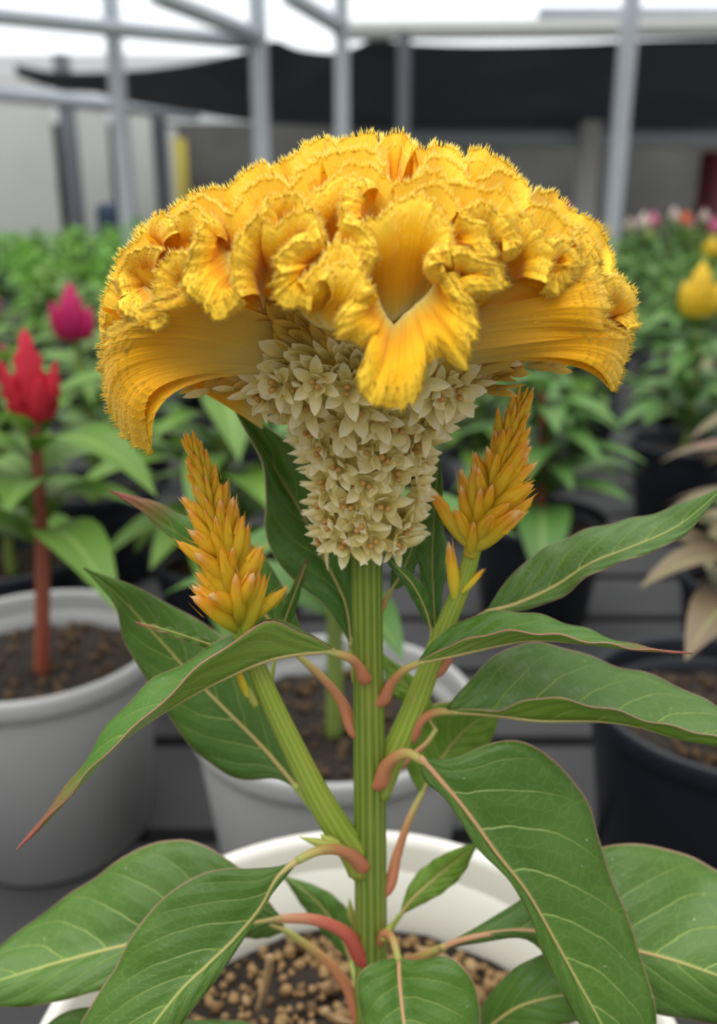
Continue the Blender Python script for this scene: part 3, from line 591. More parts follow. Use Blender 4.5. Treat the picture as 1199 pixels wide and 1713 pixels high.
RUF = [
 # silhouette along the top, left to right
 dict(lip=[(318, 327), (345, 318), (380, 315), (405, 292), (440, 276), (456, 287)], s=0.97),
 dict(lip=[(452, 288), (465, 272), (485, 272), (493, 256), (520, 241), (547, 233), (562, 246)], s=0.97),
 dict(lip=[(548, 241), (575, 235), (600, 228), (630, 226), (633, 246)], s=0.97),
 dict(lip=[(633, 250), (641, 229), (665, 225), (685, 234), (694, 250)], s=0.97),
 dict(lip=[(690, 250), (715, 250), (724, 240), (748, 246), (772, 262), (780, 278)], s=0.97),
 dict(lip=[(780, 268), (786, 252), (812, 251), (838, 270), (862, 290), (864, 303)], s=0.97),
 dict(lip=[(798, 302), (830, 289), (862, 296), (885, 318), (890, 342)], s=0.98),
 dict(lip=[(885, 328), (918, 322), (945, 340), (972, 362), (1000, 376), (1020, 420), (1029, 462)], s=0.97),
 # silhouette down the left
 dict(lip=[(322, 326), (292, 350), (264, 374), (236, 390), (226, 404)], s=0.97),
 dict(lip=[(240, 390), (214, 414), (196, 436), (188, 462), (192, 474)], s=0.97),
 dict(lip=[(194, 452), (181, 482), (174, 512), (171, 540), (176, 560)], s=0.97),
 # second rank behind the front folds
 dict(lip=[(304, 347), (335, 335), (368, 343), (384, 362), (400, 350), (412, 330)], s=1.0),
 dict(lip=[(395, 345), (410, 320), (430, 306), (452, 300), (470, 305), (484, 316), (505, 300)], s=1.0),
 dict(lip=[(462, 300), (488, 302), (508, 285), (530, 268), (548, 262), (560, 272)], s=0.99),
 dict(lip=[(536, 268), (560, 258), (590, 254), (618, 254), (634, 262), (640, 285)], s=0.99),
 dict(lip=[(565, 300), (580, 282), (605, 275), (628, 282), (642, 300), (662, 318), (700, 300)], s=1.0),
 dict(lip=[(700, 300), (712, 270), (735, 264), (760, 276), (780, 296), (786, 306)], s=1.0),
 dict(lip=[(660, 310), (700, 298), (715, 288), (735, 296), (752, 308), (770, 312), (800, 316), (828, 320), (850, 337), (866, 354), (892, 360)], s=1.01),
 dict(lip=[(512, 342), (534, 316), (555, 303), (590, 302), (608, 310)], root=[(545, 420), (555, 425), (562, 425), (570, 420), (575, 400)], s=1.02, rs=0.74),
 dict(lip=[(682, 326), (715, 314), (745, 322), (762, 336), (768, 352)], s=1.02),
 dict(lip=[(892, 345), (915, 352), (936, 367), (950, 385), (954, 402)], s=1.01),
 dict(lip=[(938, 368), (957, 380), (978, 387), (990, 402), (1000, 426), (996, 436)], s=1.0),
 # left flank lobes and curls
 dict(lip=[(228, 402), (244, 375), (268, 362), (292, 372), (300, 390)], root=[(262, 420), (268, 425), (275, 430), (282, 432)], s=1.0, rs=0.86),
 dict(lip=[(268, 424), (240, 414), (220, 425), (205, 445), (199, 470), (202, 498)], root=[(276, 460), (272, 470), (268, 478), (264, 485), (260, 492)], s=1.0, rs=0.80),
 dict(lip=[(182, 524), (175, 545), (172, 570), (185, 584), (205, 592), (219, 577)], root=[(200, 520), (205, 535), (208, 548), (212, 555)], s=1.03, rs=0.90),
 dict(lip=[(200, 502), (206, 520), (222, 533), (238, 546), (260, 547), (277, 530), (274, 512)], root=[(240, 480), (252, 488), (258, 495), (262, 502), (266, 506)], s=1.06, rs=0.90),
 dict(lip=[(268, 516), (260, 490), (262, 460), (268, 445), (282, 432), (300, 425), (318, 430), (328, 440)], root=[(330, 520), (330, 515), (332, 505), (335, 498), (340, 490), (345, 482)], s=1.06, rs=0.82),
 dict(lip=[(298, 362), (335, 356), (362, 372), (358, 392)], root=[(330, 420), (345, 425), (360, 428), (370, 425)], s=1.04, rs=0.84),
 dict(lip=[(345, 372), (328, 394), (322, 425), (312, 455), (312, 480), (326, 503), (345, 517), (366, 527), (388, 518), (404, 500)],
      root=[(362, 392), (372, 412), (380, 428), (384, 440), (388, 452), (391, 464), (394, 474), (396, 482)], s=1.10, rs=0.92),
 dict(lip=[(406, 494), (391, 465), (386, 440), (396, 412), (412, 385), (430, 366), (446, 352), (440, 342), (455, 330), (480, 327), (500, 333), (514, 348)],
      root=[(440, 520), (440, 505), (438, 490), (440, 475), (445, 455), (450, 440), (458, 425), (470, 410), (482, 400), (492, 392), (505, 390)], s=1.10, rs=0.80),
 dict(lip=[(440, 372), (462, 376), (486, 362), (506, 356), (522, 363), (532, 380), (538, 402)], root=[(455, 470), (465, 475), (475, 470), (488, 462), (500, 450), (510, 440), (520, 432)], s=1.09, rs=0.80),
 dict(lip=[(536, 392), (510, 404), (488, 414), (472, 428), (461, 442), (468, 452), (457, 468), (462, 488), (462, 500), (490, 508), (520, 520)],
      root=[(540, 405), (538, 418), (535, 428), (530, 438), (525, 446), (520, 452), (514, 458), (512, 464), (514, 472)], s=1.13, rs=0.95),
 dict(lip=[(505, 478), (524, 462), (538, 436), (552, 412), (563, 402), (578, 407), (594, 420), (606, 440)], root=[(505, 525), (515, 535), (528, 545), (545, 550), (560, 550), (575, 540), (585, 525), (590, 510)], s=1.14, rs=0.96),
 dict(lip=[(540, 470), (556, 448), (575, 444), (596, 455), (612, 470), (622, 492)], root=[(530, 530), (545, 548), (560, 552), (575, 545), (585, 535)], s=1.16, rs=1.0),
 dict(lip=[(572, 372), (592, 384), (616, 395), (626, 410), (631, 428), (622, 446), (612, 456), (596, 462)], root=[(574, 384), (575, 396), (576, 406), (579, 416), (582, 424), (584, 430)], s=1.13, rs=0.97),
 dict(lip=[(576, 372), (570, 350), (575, 327), (590, 310), (606, 306), (614, 318)], root=[(606, 376), (612, 368), (616, 362), (620, 356), (622, 350)], s=1.06, rs=0.90),
 # big curtain behind the central fold
 dict(lip=[(574, 362), (600, 373), (636, 367), (658, 344), (680, 331), (712, 338), (732, 352), (743, 370), (750, 384), (746, 405), (750, 430)],
      root=[(610, 480), (622, 500), (634, 520), (646, 532), (658, 535), (672, 525), (690, 512), (705, 500), (715, 488), (722, 474)], s=1.10, rs=0.80),
 dict(lip=[(752, 422), (730, 425), (716, 436), (716, 452), (728, 460), (744, 452)], root=[(752, 440), (746, 440), (742, 442), (742, 446), (745, 448)], s=1.13, rs=1.03),
 # right flank
 dict(lip=[(766, 360), (786, 368), (808, 384), (818, 404), (829, 420), (822, 433), (798, 431)], root=[(754, 378), (750, 395), (747, 410), (750, 422), (758, 428)], s=1.10, rs=0.92),
 dict(lip=[(758, 434), (785, 427), (815, 437), (839, 443), (837, 460), (844, 476), (825, 484), (795, 492), (772, 500)], root=[(748, 440), (746, 448), (746, 456), (748, 462), (751, 468), (754, 475)], s=1.12, rs=0.96),
 dict(lip=[(774, 357), (792, 343), (820, 345), (840, 364), (853, 385), (873, 405), (866, 418), (842, 418)], root=[(788, 395), (796, 402), (804, 408), (812, 413), (820, 418), (828, 422)], s=1.08, rs=0.88),
 dict(lip=[(850, 360), (872, 364), (890, 372), (906, 388), (918, 406), (923, 426), (917, 450), (910, 474)], root=[(822, 432), (828, 440), (834, 448), (840, 456), (848, 464), (856, 472)], s=1.07, rs=0.84),
 dict(lip=[(916, 412), (935, 404), (953, 405), (962, 422), (973, 446), (960, 466), (944, 478), (930, 486), (912, 476)], root=[(914, 425), (916, 438), (916, 448), (915, 456), (912, 464)], s=1.05, rs=0.95),
 dict(lip=[(952, 398), (970, 392), (985, 410), (998, 428), (1000, 440), (975, 442)], root=[(950, 430), (955, 436), (960, 440), (965, 442)], s=1.03, rs=0.92),
 dict(lip=[(1012, 480), (1020, 466), (1038, 468), (1052, 484), (1061, 510), (1062, 540), (1050, 558)], root=[(985, 520), (985, 525), (988, 532), (992, 540), (1000, 548)], s=1.0, rs=0.86),
 # the two large fans that spread sideways under the crest
 dict(lip=[(955, 470), (976, 445), (993, 437), (1005, 458), (1013, 490), (1015, 530), (1018, 552), (1040, 558), (1056, 562), (1048, 592), (1038, 625), (1021, 657)], mid=[(880, 480), (885, 500), (890, 520), (895, 540), (898, 555), (901, 565), (904, 575), (907, 585), (909, 594), (909, 602), (906, 610)],
      root=[(760, 490), (752, 515), (745, 540), (740, 558), (736, 572), (735, 582), (735, 592), (738, 602), (742, 606), (748, 610), (756, 612), (766, 612)], s=1.02, rs=0.5, bulge=0.004, th=0.0012),
 dict(mid=[(318, 650), (306, 646), (298, 638), (292, 626), (288, 612), (290, 596), (296, 580), (310, 562), (330, 546), (360, 530), (400, 515)], lip=[(256, 746), (247, 754), (222, 740), (196, 712), (180, 670), (170, 630), (168, 590), (182, 562), (230, 530), (300, 490), (370, 470)],
      root=[(452, 624), (460, 621), (468, 617), (474, 612), (480, 605), (484, 598), (488, 588), (492, 576), (496, 565), (500, 555), (505, 545)], s=1.02, rs=0.5, bulge=0.004, th=0.0012),
 # central fold hanging over the florets
 dict(lip=[(622, 480), (592, 500), (570, 525, 1.2), (566, 558, 1.22), (590, 567, 1.18), (612, 583, 1.12), (606, 620, 1.22), (607, 660, 1.24), (630, 678, 1.24), (665, 681, 1.24), (699, 656, 1.24), (711, 612, 1.14), (735, 595, 1.14), (775, 613, 1.2), (787, 585, 1.2), (798, 560, 1.18), (790, 520, 1.16), (773, 486, 1.14), (752, 456, 1.1)],
      root=[(628, 486), (632, 502), (638, 518), (645, 530), (650, 537), (654, 541), (655, 544), (656, 545), (658, 544), (662, 540), (672, 531), (684, 520), (697, 509), (712, 496), (724, 480), (732, 462)], s=1.16, rs=1.0),
]
# fillers in the deep valleys
for a in ([(620, 420), (650, 410), (690, 420)], [(840, 390), (880, 385), (900, 400)]):
    RUF.append(dict(lip=a, s=0.86, rs=0.6))
for i, r in enumerate(RUF):
    if i < 22 and r.get('root') is None: r.update(th=0.0021, st=0.5, wave=0.8, s=r['s']+0.02+0.025*math.sin(i*2.3), pull=0.55)
ruffs = [ruffle(seed=i, **r) for i, r in enumerate(RUF)]
for o in ruffs[:-5]+ruffs[-3:]:                                                   # the far side of the crest
    c = o.copy(); COL.objects.link(c); c.parent = HEAD; c.scale = (0.965, -0.96, 0.992)

# ---- cream florets on the tapering base
def tepal_geo(L, Wd, cup, bend, n=6):
    v = []; uv = []
    for i in range(n):
        t = i/(n-1); w = Wd*(math.sin(math.pi*(0.12+0.88*t))**0.75 if i < n-1 else 0.02)
        for j in (-1, -0.5, 0, 0.5, 1):
            v.append((t*L*math.cos(bend*t), j*w, t*L*math.sin(bend*t)+cup*(j*j)*w)); uv.append(((j+1)/2, t))
    return np.array(v), grid_faces(n, 5), np.array(uv)
def ball(c, r, k=8, n=6, sq=1.0):
    v = []
    for i in range(n):
        a = math.pi*i/(n-1)
        for j in range(k): b = 2*math.pi*j/k; v.append((c[0]+r*math.sin(a)*math.cos(b), c[1]+r*math.sin(a)*math.sin(b), c[2]+r*sq*math.cos(a)))
    return np.array(v), grid_faces(n, k, True)
def rotz(v, a): return v@np.array([[math.cos(a), math.sin(a), 0], [-math.sin(a), math.cos(a), 0], [0, 0, 1]])
def floret_mesh(seed):
    r_ = np.random.default_rng(seed); mb = MB()
    for ring, (cnt, L, el) in enumerate(((6, 1.0, 0.30), (3, 0.55, 1.0))):
        for q in range(cnt):
            v, f, uv = tepal_geo(L*(0.85+0.3*r_.random()), 0.23*(0.9+0.3*r_.random()), 0.5, el*(0.7+0.5*r_.random()))
            v = v+np.array([0.10, 0, 0.05*ring]); mb.add(rotz(v, q*2*math.pi/cnt+ring*0.6+0.35*r_.random()), f, uv, 0)
    for q in range(2):
        v, f = ball((0.13*math.cos(q*math.pi+seed), 0.13*math.sin(q*math.pi+seed), 0.28), 0.115, sq=1.25); mb.add(v, f, None, 1)
    return mb.mesh('floret', [M['tepal'], M['anther']])
FLO = [floret_mesh(i) for i in range(5)]
TEP = []
for i in range(4):
    v, f, uv = tepal_geo(1.0, 0.17+0.03*i, 0.5, 0.15+0.12*i); TEP.append((mesh('tepal', v, f, M['tepal'], uv), mesh('tepal', v, f, M['tepal_gold'], uv)))
def cone_r(py):   # radius of the floral base in photo pixels
    return float(np.interp(py, [600, 640, 670, 700, 740, 800, 860, 910, 930], [250, 215, 170, 130, 98, 82, 74, 66, 40]))
def on_cone(px, py, k=1.0):
    R = cone_r(py)*k*0.175/F; x = P(px, py)[0]-HC[0]; x = max(-R*0.99, min(R*0.99, x)); y = -math.sqrt(R*R-x*x)*0.8
    p = P(px, py, y*100); nn = nrm(np.array([x, y/0.64, -0.25*R])); return p, nn
rf = np.random.default_rng(3)
flor = [(611, 748), (661, 790), (612, 807), (602, 876), (672, 884), (541, 751), (478, 681), (514, 677), (466, 640), (581, 650), (597, 684), (708, 673), (712, 708), (523, 722), (548, 808), (556, 874), (632, 700), (742, 690), (662, 715), (690, 745), (700, 778), (694, 820), (688, 852), (543, 842), (760, 655), (572, 712), (568, 780), (585, 845), (640, 842), (545, 903), (500, 648), (440, 660), (622, 905), (660, 908), (580, 905), (730, 655), (690, 640), (530, 640), (640, 762)]
for i, (x, y) in enumerate(flor):
    p, nn = on_cone(x, y); s = 0.0054*(0.85+0.25*rf.random())
    o = link('floret', FLO[i % 5], HEAD); place(o, p-ORG, frame(nn+0.25*(rf.random(3)-0.5), rf.random()*6.28), (s, s, s))
    if i % 3 != 2:                                                # florets round the back of the base
        o = link('floret', FLO[(i+2) % 5], HEAD); q = p.copy(); q[1] = -q[1]; n2 = nn.copy(); n2[1] = -n2[1]
        place(o, q-ORG, frame(n2, rf.random()*6.28), (s, s, s))
# pointed tepals that fringe the sides of the base and the underside of the fans
def tepal(px, py, d, dx, dy, dd, L, gold=False):
    p = P(px, py, d); q = P(px+dx, py+dy, d+dd); z = nrm(q-p); x = z; y = nrm(np.cross([rf.random()-0.5, 1, rf.random()], x)); zz = np.cross(x, y)
    o = link('tepal', TEP[rf.integers(4)][1 if gold else 0], HEAD); m = np.eye(4); m[:3, :3] = np.stack([x, y, zz], 1)*L; m[:3, 3] = p-ORG; o.matrix_local = Matrix(m.tolist())
for py in range(690, 915, 13):                                    # fringe both sides
    R = cone_r(py)
    for sg in (-1, 1):
        for k in range(2):
            tepal(614+sg*(R-2-8*k), py+rf.integers(-6, 6), -0.3*k, sg*30, 2+rf.integers(-10, 12), -0.1*k, 0.0050*(0.75+0.45*rf.random()))
for i in range(64):                                               # left and right undersides, following the fans
    t = rf.random(); sg = -1 if i % 2 else 1
    x = (470-t*150) if sg < 0 else (770+t*150); y = (600+rf.random()*48) if sg < 0 else (578+rf.random()*42)
    tepal(x, y, -0.9+1.0*t-0.25*rf.random(), sg*34, 8+12*rf.random()-10*t*(sg > 0), -0.1, 0.0050*(0.7+0.5*rf.random()), gold=t > 0.25)
for i in range(16):                                               # white points under the edges
    x, y = [(330, 668), (350, 662), (372, 665), (392, 668), (405, 672), (425, 682), (440, 688), (455, 700), (800, 648), (812, 640), (860, 618), (870, 612), (790, 660), (775, 672), (765, 690), (750, 708)][i]
    sg = -1 if x < 600 else 1; tepal(x-sg*20, y-14, -0.2 if i % 2 else -0.9, sg*30, 14-6*(i % 3), -0.1, 0.0046*(0.8+0.4*rf.random()))
pzs = np.array([P(615, q[0])[2] for q in prof]); prx = np.array([q[1]*0.170/F for q in prof]); pfl = np.array([q[2] for q in prof])
def core_hit(px, py):
    r = ray(px, py); t = np.linspace(0.11, 0.20, 400); p = CAM+t[:, None]*r
    rx = np.interp(-p[:, 2], -pzs, prx); fl = np.interp(-p[:, 2], -pzs, pfl)
    g = ((p[:, 0]-HC[0])/rx)**2+(p[:, 1]/(rx*fl))**2
    return (p[np.argmax(g < 1.05)] if (g < 1.05).any() else p[int(np.argmin(g))])
for i in range(210):                                              # long tepals in the shade between base and crest, pointing along the fans
    x = 415+rf.random()*420; y = 520+rf.random()*135
    dx, dy = x-617, y-735; l = math.hypot(dx, dy); g = y < 590 or abs(x-617) > 170
    a = core_hit(x, y); b = core_hit(x+dx/l*42, y+dy/l*42); nn = nrm(np.array([a[0]-HC[0], a[1]/0.5, -0.006]))
    zz = nrm(b-a+nn*0.0016*(0.3+rf.random())); yy = nrm(np.cross(nn, zz)+0.5*(rf.random(3)-0.5)); yy = nrm(yy-zz*(yy@zz)); xx = np.cross(yy, zz)
    o = link('tepal', TEP[rf.integers(4)][1 if g else 0], HEAD); L = 0.0062*(0.7+0.6*rf.random()); m = np.eye(4); m[:3, :3] = np.stack([zz, yy, -xx if xx@nn < 0 else xx], 1)*L; m[:3, 3] = a+nn*0.0002-ORG; o.matrix_local = Matrix(m.tolist())

# ------------------------------------------------------------------ pots and soil
def pot_meshes(r, h, depth, mat, rimh=0.012):
    rb = r*0.76
    wall = [(0.002, 0.0), (rb*0.9, 0.0), (rb, 0.003), (r*0.955, h-rimh-0.002), (r*0.955, h-rimh), (r*0.91, h-rimh), (r*0.905, h-depth), (r*0.88, h-depth-0.01), (0.002, h-depth-0.012)]
    rim = [(r*0.957, h-rimh-0.001), (r*0.985, h-rimh), (r, h-rimh+0.003), (r, h-0.003), (r*0.992, h-0.0008), (r*0.975, h), (r*0.95, h-0.0006), (r*0.935, h-0.003), (r*0.912, h-rimh-0.003)]
    a = MB(); v, f, uv = lathe(wall, 72); a.add(v, f, uv); b = MB(); v, f, uv = lathe(rim, 72); b.add(v, f, uv)
    return a.mesh('pot', mat), b.mesh('rim', mat)
def soil_mesh(r, z, amp=0.0018, seed=0):
    r_ = np.random.default_rng(seed); v = []; n, k = 14, 40
    for i in range(n):
        for j in range(k): a = 2*math.pi*j/k; q = r*i/(n-1); v.append((q*math.cos(a), q*math.sin(a), z+amp*(r_.random()-0.5)*2))
    return mesh('soil', v, grid_faces(n, k, True, True), M['soil'])
PR, PH = 0.085, 0.145
a, b = pot_meshes(PR, PH, 0.040, M['pot'])
POT = link('pot', a, PLANT, loc=(-ORG[0], 0, 0), label='cream plastic pot'); link('rim', b, POT)
SOIL = link('soil', soil_mesh(PR*0.905, PH-0.037), PLANT, loc=(-ORG[0], 0, 0), label='dark potting soil strewn with tan pellets')
PEL = []
for i in range(5):
    r_ = np.random.default_rng(40+i); v, f = ball((0, 0, 0), 1.0, 8, 6, 0.75+0.1*i); v = v*(1+0.55*(r_.random((len(v), 1))-0.5)); PEL.append(mesh('pellet', v, f, M['pellet']))
rp = np.random.default_rng(5)
stuff = MB()
for i in range(1500):
    a = rp.random()*2*math.pi; q = math.sqrt(rp.random())*PR*0.86; x, y = q*math.cos(a), q*math.sin(a)
    s = 0.0009+0.0016*rp.random()**1.7; vis = y > -0.005
    if math.hypot(x-0.002, y) < 0.006: continue
    z = PH-0.0365+s*0.5+(0.0015*rp.random())
    if i < 260:
        if y < -0.01: y = -y
        o = link('pellet', PEL[i % 5], SOIL, loc=(x, y, z)); o.scale = (s, s*(0.8+0.4*rp.random()), s); o.rotation_euler = (rp.random()*3, rp.random()*3, rp.random()*6)
    else:
        me = PEL[i % 5]; vv = np.array([w.co for w in me.vertices])*s*0.8+np.array([x, y, z-0.0006]); stuff.add(vv, [tuple(p.vertices) for p in me.polygons])
link('pellet_bed', stuff.mesh('pellet_bed', M['pellet']), SOIL, kind='stuff')
for pts, d in (([(452, 1600), (446, 1640), (430, 1690)], 3.0), ([(540, 1690), (560, 1705), (590, 1712)], 2.6), ([(700, 1590), (740, 1600), (790, 1650)], 4.0)):
    q = to3(pts, d); q[:, 2] = np.maximum(q[:, 2], BENCH+PH-0.037); v, f, uv = tube(cr(q, 12), [0.0012, 0.0010, 0.0006], 6); link('root', mesh('root', v-ORG-np.array([-ORG[0], 0, 0]), f, M['root'], uv), SOIL)

# ------------------------------------------------------------------ benches
M['bench'] = plain('weathered_dark_board', srgb(50, 50, 52), 0.8, 0.2, 25.0, 0.3)
M['bench_leg'] = plain('galvanised_steel', srgb(140, 144, 148), 0.45, 0.1, 30.0, 0.1, metal=0.3)
def bench(y0, y1, x0, x1, label):
    o = empty('bench', ((x0+x1)/2, (y0+y1)/2, 0), label, 'bench'); c = np.array([(x0+x1)/2, (y0+y1)/2, 0])
    y = y0; wd = 0.085; v, f = box((0, 0, 0), (x1-x0, wd, 0.02)); me = mesh('board', v, f, M['bench'], smooth=False)
    while y+wd <= y1+1e-6:
        link('board', me, o, loc=(0, y+wd/2-c[1], BENCH-0.01)); y += wd+0.014
    fr = MB()
    for yy in (y0+0.03, y1-0.03): fr.add(*box((0, yy-c[1], BENCH-0.05), (x1-x0, 0.04, 0.06)))
    for xx in np.linspace(x0+0.1, x1-0.1, 5): fr.add(*box((xx-c[0], 0, BENCH-0.04), (0.04, y1-y0, 0.04)))
    link('frame', fr.mesh('frame', M['bench_leg'], False), o)
    for xx in (x0+0.1, x1-0.1):
        for yy in (y0+0.05, y1-0.05):
            v, f = box((xx-c[0], yy-c[1], (BENCH-0.06)/2), (0.05, 0.05, BENCH-0.06)); link('leg', mesh('leg', v, f, M['bench_leg'], smooth=False), o)
    return o
bench(-0.13, 1.25, -1.3, 1.3, 'dark slatted bench carrying the yellow cockscomb and the pots around it')
bench(1.45, 2.75, -2.0, 2.0, 'second dark slatted bench, behind the bench of the yellow cockscomb')
bench(2.95, 4.45, -2.9, 2.9, 'farthest dark slatted bench, before the steel posts')

# ------------------------------------------------------------------ blurred celosia plants
def simple(name, c1, c2, rough=0.5, trans=0.25):
    t = NT(name); tc, u, v = t.uv(); nz = t.noise(tc.outputs['Object'], 30.0, 2.0); oi = t.n('ShaderNodeObjectInfo')
    c = t.mix(t.math('ADD', t.math('MULTIPLY', nz, 0.6), t.math('MULTIPLY', oi.outputs['Random'], 0.4)), c1, c2)
    a = t.math('SUBTRACT', 1.0, t.math('MULTIPLY', t.math('ABSOLUTE', t.math('SUBTRACT', v, 0.5)), 16.0), clamp=True)
    return t.finish(t.mix(t.math('MULTIPLY', a, 0.4), c, srgb(170, 190, 110)), rough, None, trans=trans, spec=0.35)
M['bleaf'] = simple('plant_leaf_green', srgb(76, 112, 40), srgb(110, 146, 58))
M['bleaf2'] = simple('plant_leaf_blue_green', srgb(64, 104, 44), srgb(96, 136, 66))
M['bleaf_m'] = simple('plant_leaf_mauve', srgb(82, 106, 54), srgb(148, 110, 102))
M['bleaf_y'] = simple('plant_leaf_bright', srgb(78, 136, 32), srgb(112, 166, 46))
M['bstem'] = plain('plant_stem_green', srgb(130, 150, 70), 0.5, 0.15, 40.0)
M['bstem_r'] = plain('plant_stem_red', srgb(158, 84, 62), 0.5, 0.2, 40.0)
FL = {}
for nm, c in (('red', (206, 30, 58)), ('pink', (204, 24, 104)), ('yellow', (240, 200, 40)), ('orange', (236, 120, 50)), ('white', (226, 206, 196)), ('rose', (226, 120, 160))):
    FL[nm] = plain('plume_'+nm, srgb(*c), 0.6, 0.15, 60.0, trans=0.25)
def leaf_geo(L, wd, rise, droop, n=9, fold=0.25):
    v = []; uv = []
    for i in range(n):
        t = i/(n-1); w = wd*(math.sin(math.pi*t**0.8)**0.9 if 0 < i < n-1 else 0.0)+0.0012*(1-t)
        x = L*t*math.cos(rise*(1-t)); z = L*(math.sin(rise)*t-droop*t*t)
        for j in (-1, -0.5, 0, 0.5, 1): v.append((x, j*w, z+abs(j)*w*fold)); uv.append((t, (j+1)/2))
    return np.array(v), grid_faces(n, 5), np.array(uv)
def flame_geo(h, r, seed, lobes=5):
    r_ = np.random.default_rng(seed); out = []
    for q in range(lobes):
        a = q*2.4+seed; k = 0 if q == 0 else 1; hh = h*(1.0 if q == 0 else 0.5+0.25*r_.random()); rr = r*(1 if q == 0 else 0.55)
        ctr = np.array([math.cos(a)*r*0.75*k, math.sin(a)*r*0.75*k, 0]); lean = np.array([math.cos(a)*0.25*k, math.sin(a)*0.25*k, 0])
        n, kk = 10, 10; v = []
        for i in range(n):
            t = i/(n-1); w = rr*(math.sin(math.pi*(0.12+0.88*t)**0.75)**0.8 if i < n-1 else 0.02)
            for j in range(kk):
                b = 2*math.pi*j/kk; b_ = 1+0.22*math.sin(j*5+i*3.1+seed); v.append(ctr+lean*hh*t+np.array([w*b_*math.cos(b), w*b_*math.sin(b), hh*t]))
        out.append((np.array(v), grid_faces(n, kk, True)))
    return out
def celosia(seed, h, nleaf, L, flower=None, fl=(0.07, 0.018), leafm='bleaf', stemm='bstem', spread=1.0, low=0.15, lean=(0, 0)):
    """list of (part name, verts, faces, uv, material) for a plant standing at z = 0 (soil level)"""
    r_ = np.random.default_rng(seed); out = []
    path = cr([(0, 0, -0.01), (0.0025*r_.normal(), 0.0025*r_.normal(), h*0.5), (0.003*r_.normal(), 0.003*r_.normal(), h)], 12)
    path[:, 0] += lean[0]*np.linspace(0, 1, 12); path[:, 1] += lean[1]*np.linspace(0, 1, 12)
    v, f, uv = tube(path, [0.0045, 0.004, 0.0028], 8); out.append(('stem', v, f, uv, stemm))
    for i in range(nleaf):
        t = low+(0.97-low)*(i+0.5)/nleaf; a = i*2.39996+seed; z = h*t; l = L*(0.75+0.5*r_.random())*(1.05-0.45*t)
        v, f, uv = leaf_geo(l, l*0.17*(0.9+0.4*r_.random()), 0.35+0.7*r_.random(), 0.45+0.5*r_.random())
        v = rotz(v, a); v[:, :2] *= spread; out.append(('leaf', v+np.array([path[min(11, int(t*11))][0], path[min(11, int(t*11))][1], z]), f, uv, leafm))
    if flower:
        for v, f in flame_geo(fl[0], fl[1], seed): out.append(('plume', v+path[-1]-np.array([0, 0, 0.006]), f, None, flower))
    return out
def getm(k): return FL[k] if k in FL else M[k]
M['grain'] = plain('soil_grain', srgb(92, 70, 46), 0.85, 0.4, 120.0, 0.5)
def potted(name, x, y, label, cat, parts, pot=(0.07, 0.125, M['pot_grey']), rz=0.0, group=None):
    o = empty(name, (x, y, BENCH), label, cat, group); o.rotation_euler = (0, 0, rz)
    a, b = pot_meshes(pot[0], pot[1], 0.024, pot[2]); p = link('pot', a, o); link('rim', b, p)
    z = pot[1]-0.021; so = link('soil', soil_mesh(pot[0]*0.905, z, 0.003, 3), o); gr = MB(); rq = np.random.default_rng(int(x*1e4) % 977)
    for i in range(150):
        a = rq.random()*6.283; q = math.sqrt(rq.random())*pot[0]*0.85; me = PEL[i % 5]; s = 0.0012+0.0018*rq.random()
        gr.add(np.array([w.co for w in me.vertices])*s+np.array([q*math.cos(a), q*math.sin(a), z+s*0.6]), [tuple(p_.vertices) for p_ in me.polygons])
    link('grains', gr.mesh('grains', M['grain']), so, kind='stuff')
    fm = MB(); fk = None
    for nm, v, f, uv, mk in parts:
        if nm == 'plume': fm.add(v+np.array([0, 0, z]), f); fk = mk; continue
        mb = MB(); mb.add(v+np.array([0, 0, z]), f, uv); link(nm, mb.mesh(nm, getm(mk)), o)
    if fk: link('plume', fm.mesh('plume', getm(fk)), o)
    return o
# neighbours close behind
potted('potted_celosia', -0.180, 0.268, 'red plumed celosia with orange stem in a pale grey pot', 'potted plant', celosia(3, 0.152, 13, 0.105, 'red', (0.046, 0.0085), 'bleaf', 'bstem_r', low=0.5, lean=(0.014, 0)))
potted('potted_celosia', -0.012, 0.205, 'pale grey pot with a leafy green plant directly behind the yellow cockscomb', 'potted plant', celosia(8, 0.17, 9, 0.09, None, leafm='bleaf2', low=0.35), rz=1.1)
potted('potted_celosia', 0.186, 0.215, 'mauve-leaved plant on a red stem in a black pot', 'potted plant', celosia(5, 0.125, 13, 0.08, None, leafm='bleaf_m', stemm='bstem_r', low=0.45), pot=(0.07, 0.12, M['pot_black']), rz=0.4)
BP = (0.062, 0.10, M['pot_black'])
potted('potted_celosia', -0.275, 0.47, 'magenta plumed celosia in a black pot left of the red plumed one', 'potted plant', celosia(12, 0.165, 14, 0.10, 'pink', (0.04, 0.010), 'bleaf'), pot=BP)
potted('potted_celosia', -0.26, 0.66, 'tall magenta plumed celosia with drop-shaped plume, black pot', 'potted plant', celosia(14, 0.168, 16, 0.10, 'pink', (0.052, 0.013), 'bleaf'), pot=BP)
potted('potted_celosia', -0.10, 0.47, 'green leafy celosia without a plume in a black pot behind the pale grey pots', 'potted plant', celosia(15, 0.16, 26, 0.12, None, leafm='bleaf'), pot=BP)
potted('potted_celosia', 0.30, 0.42, 'mauve-leaved celosia without a plume in a black pot, behind the red-stemmed one', 'potted plant', celosia(17, 0.16, 28, 0.095, None, leafm='bleaf_m', stemm='bstem_r'), pot=BP)
potted('potted_celosia', 0.16, 0.56, 'low green celosia on a red stem in a black pot behind the bare boards', 'potted plant', celosia(21, 0.14, 30, 0.095, None, leafm='bleaf2', stemm='bstem_r'), pot=BP)
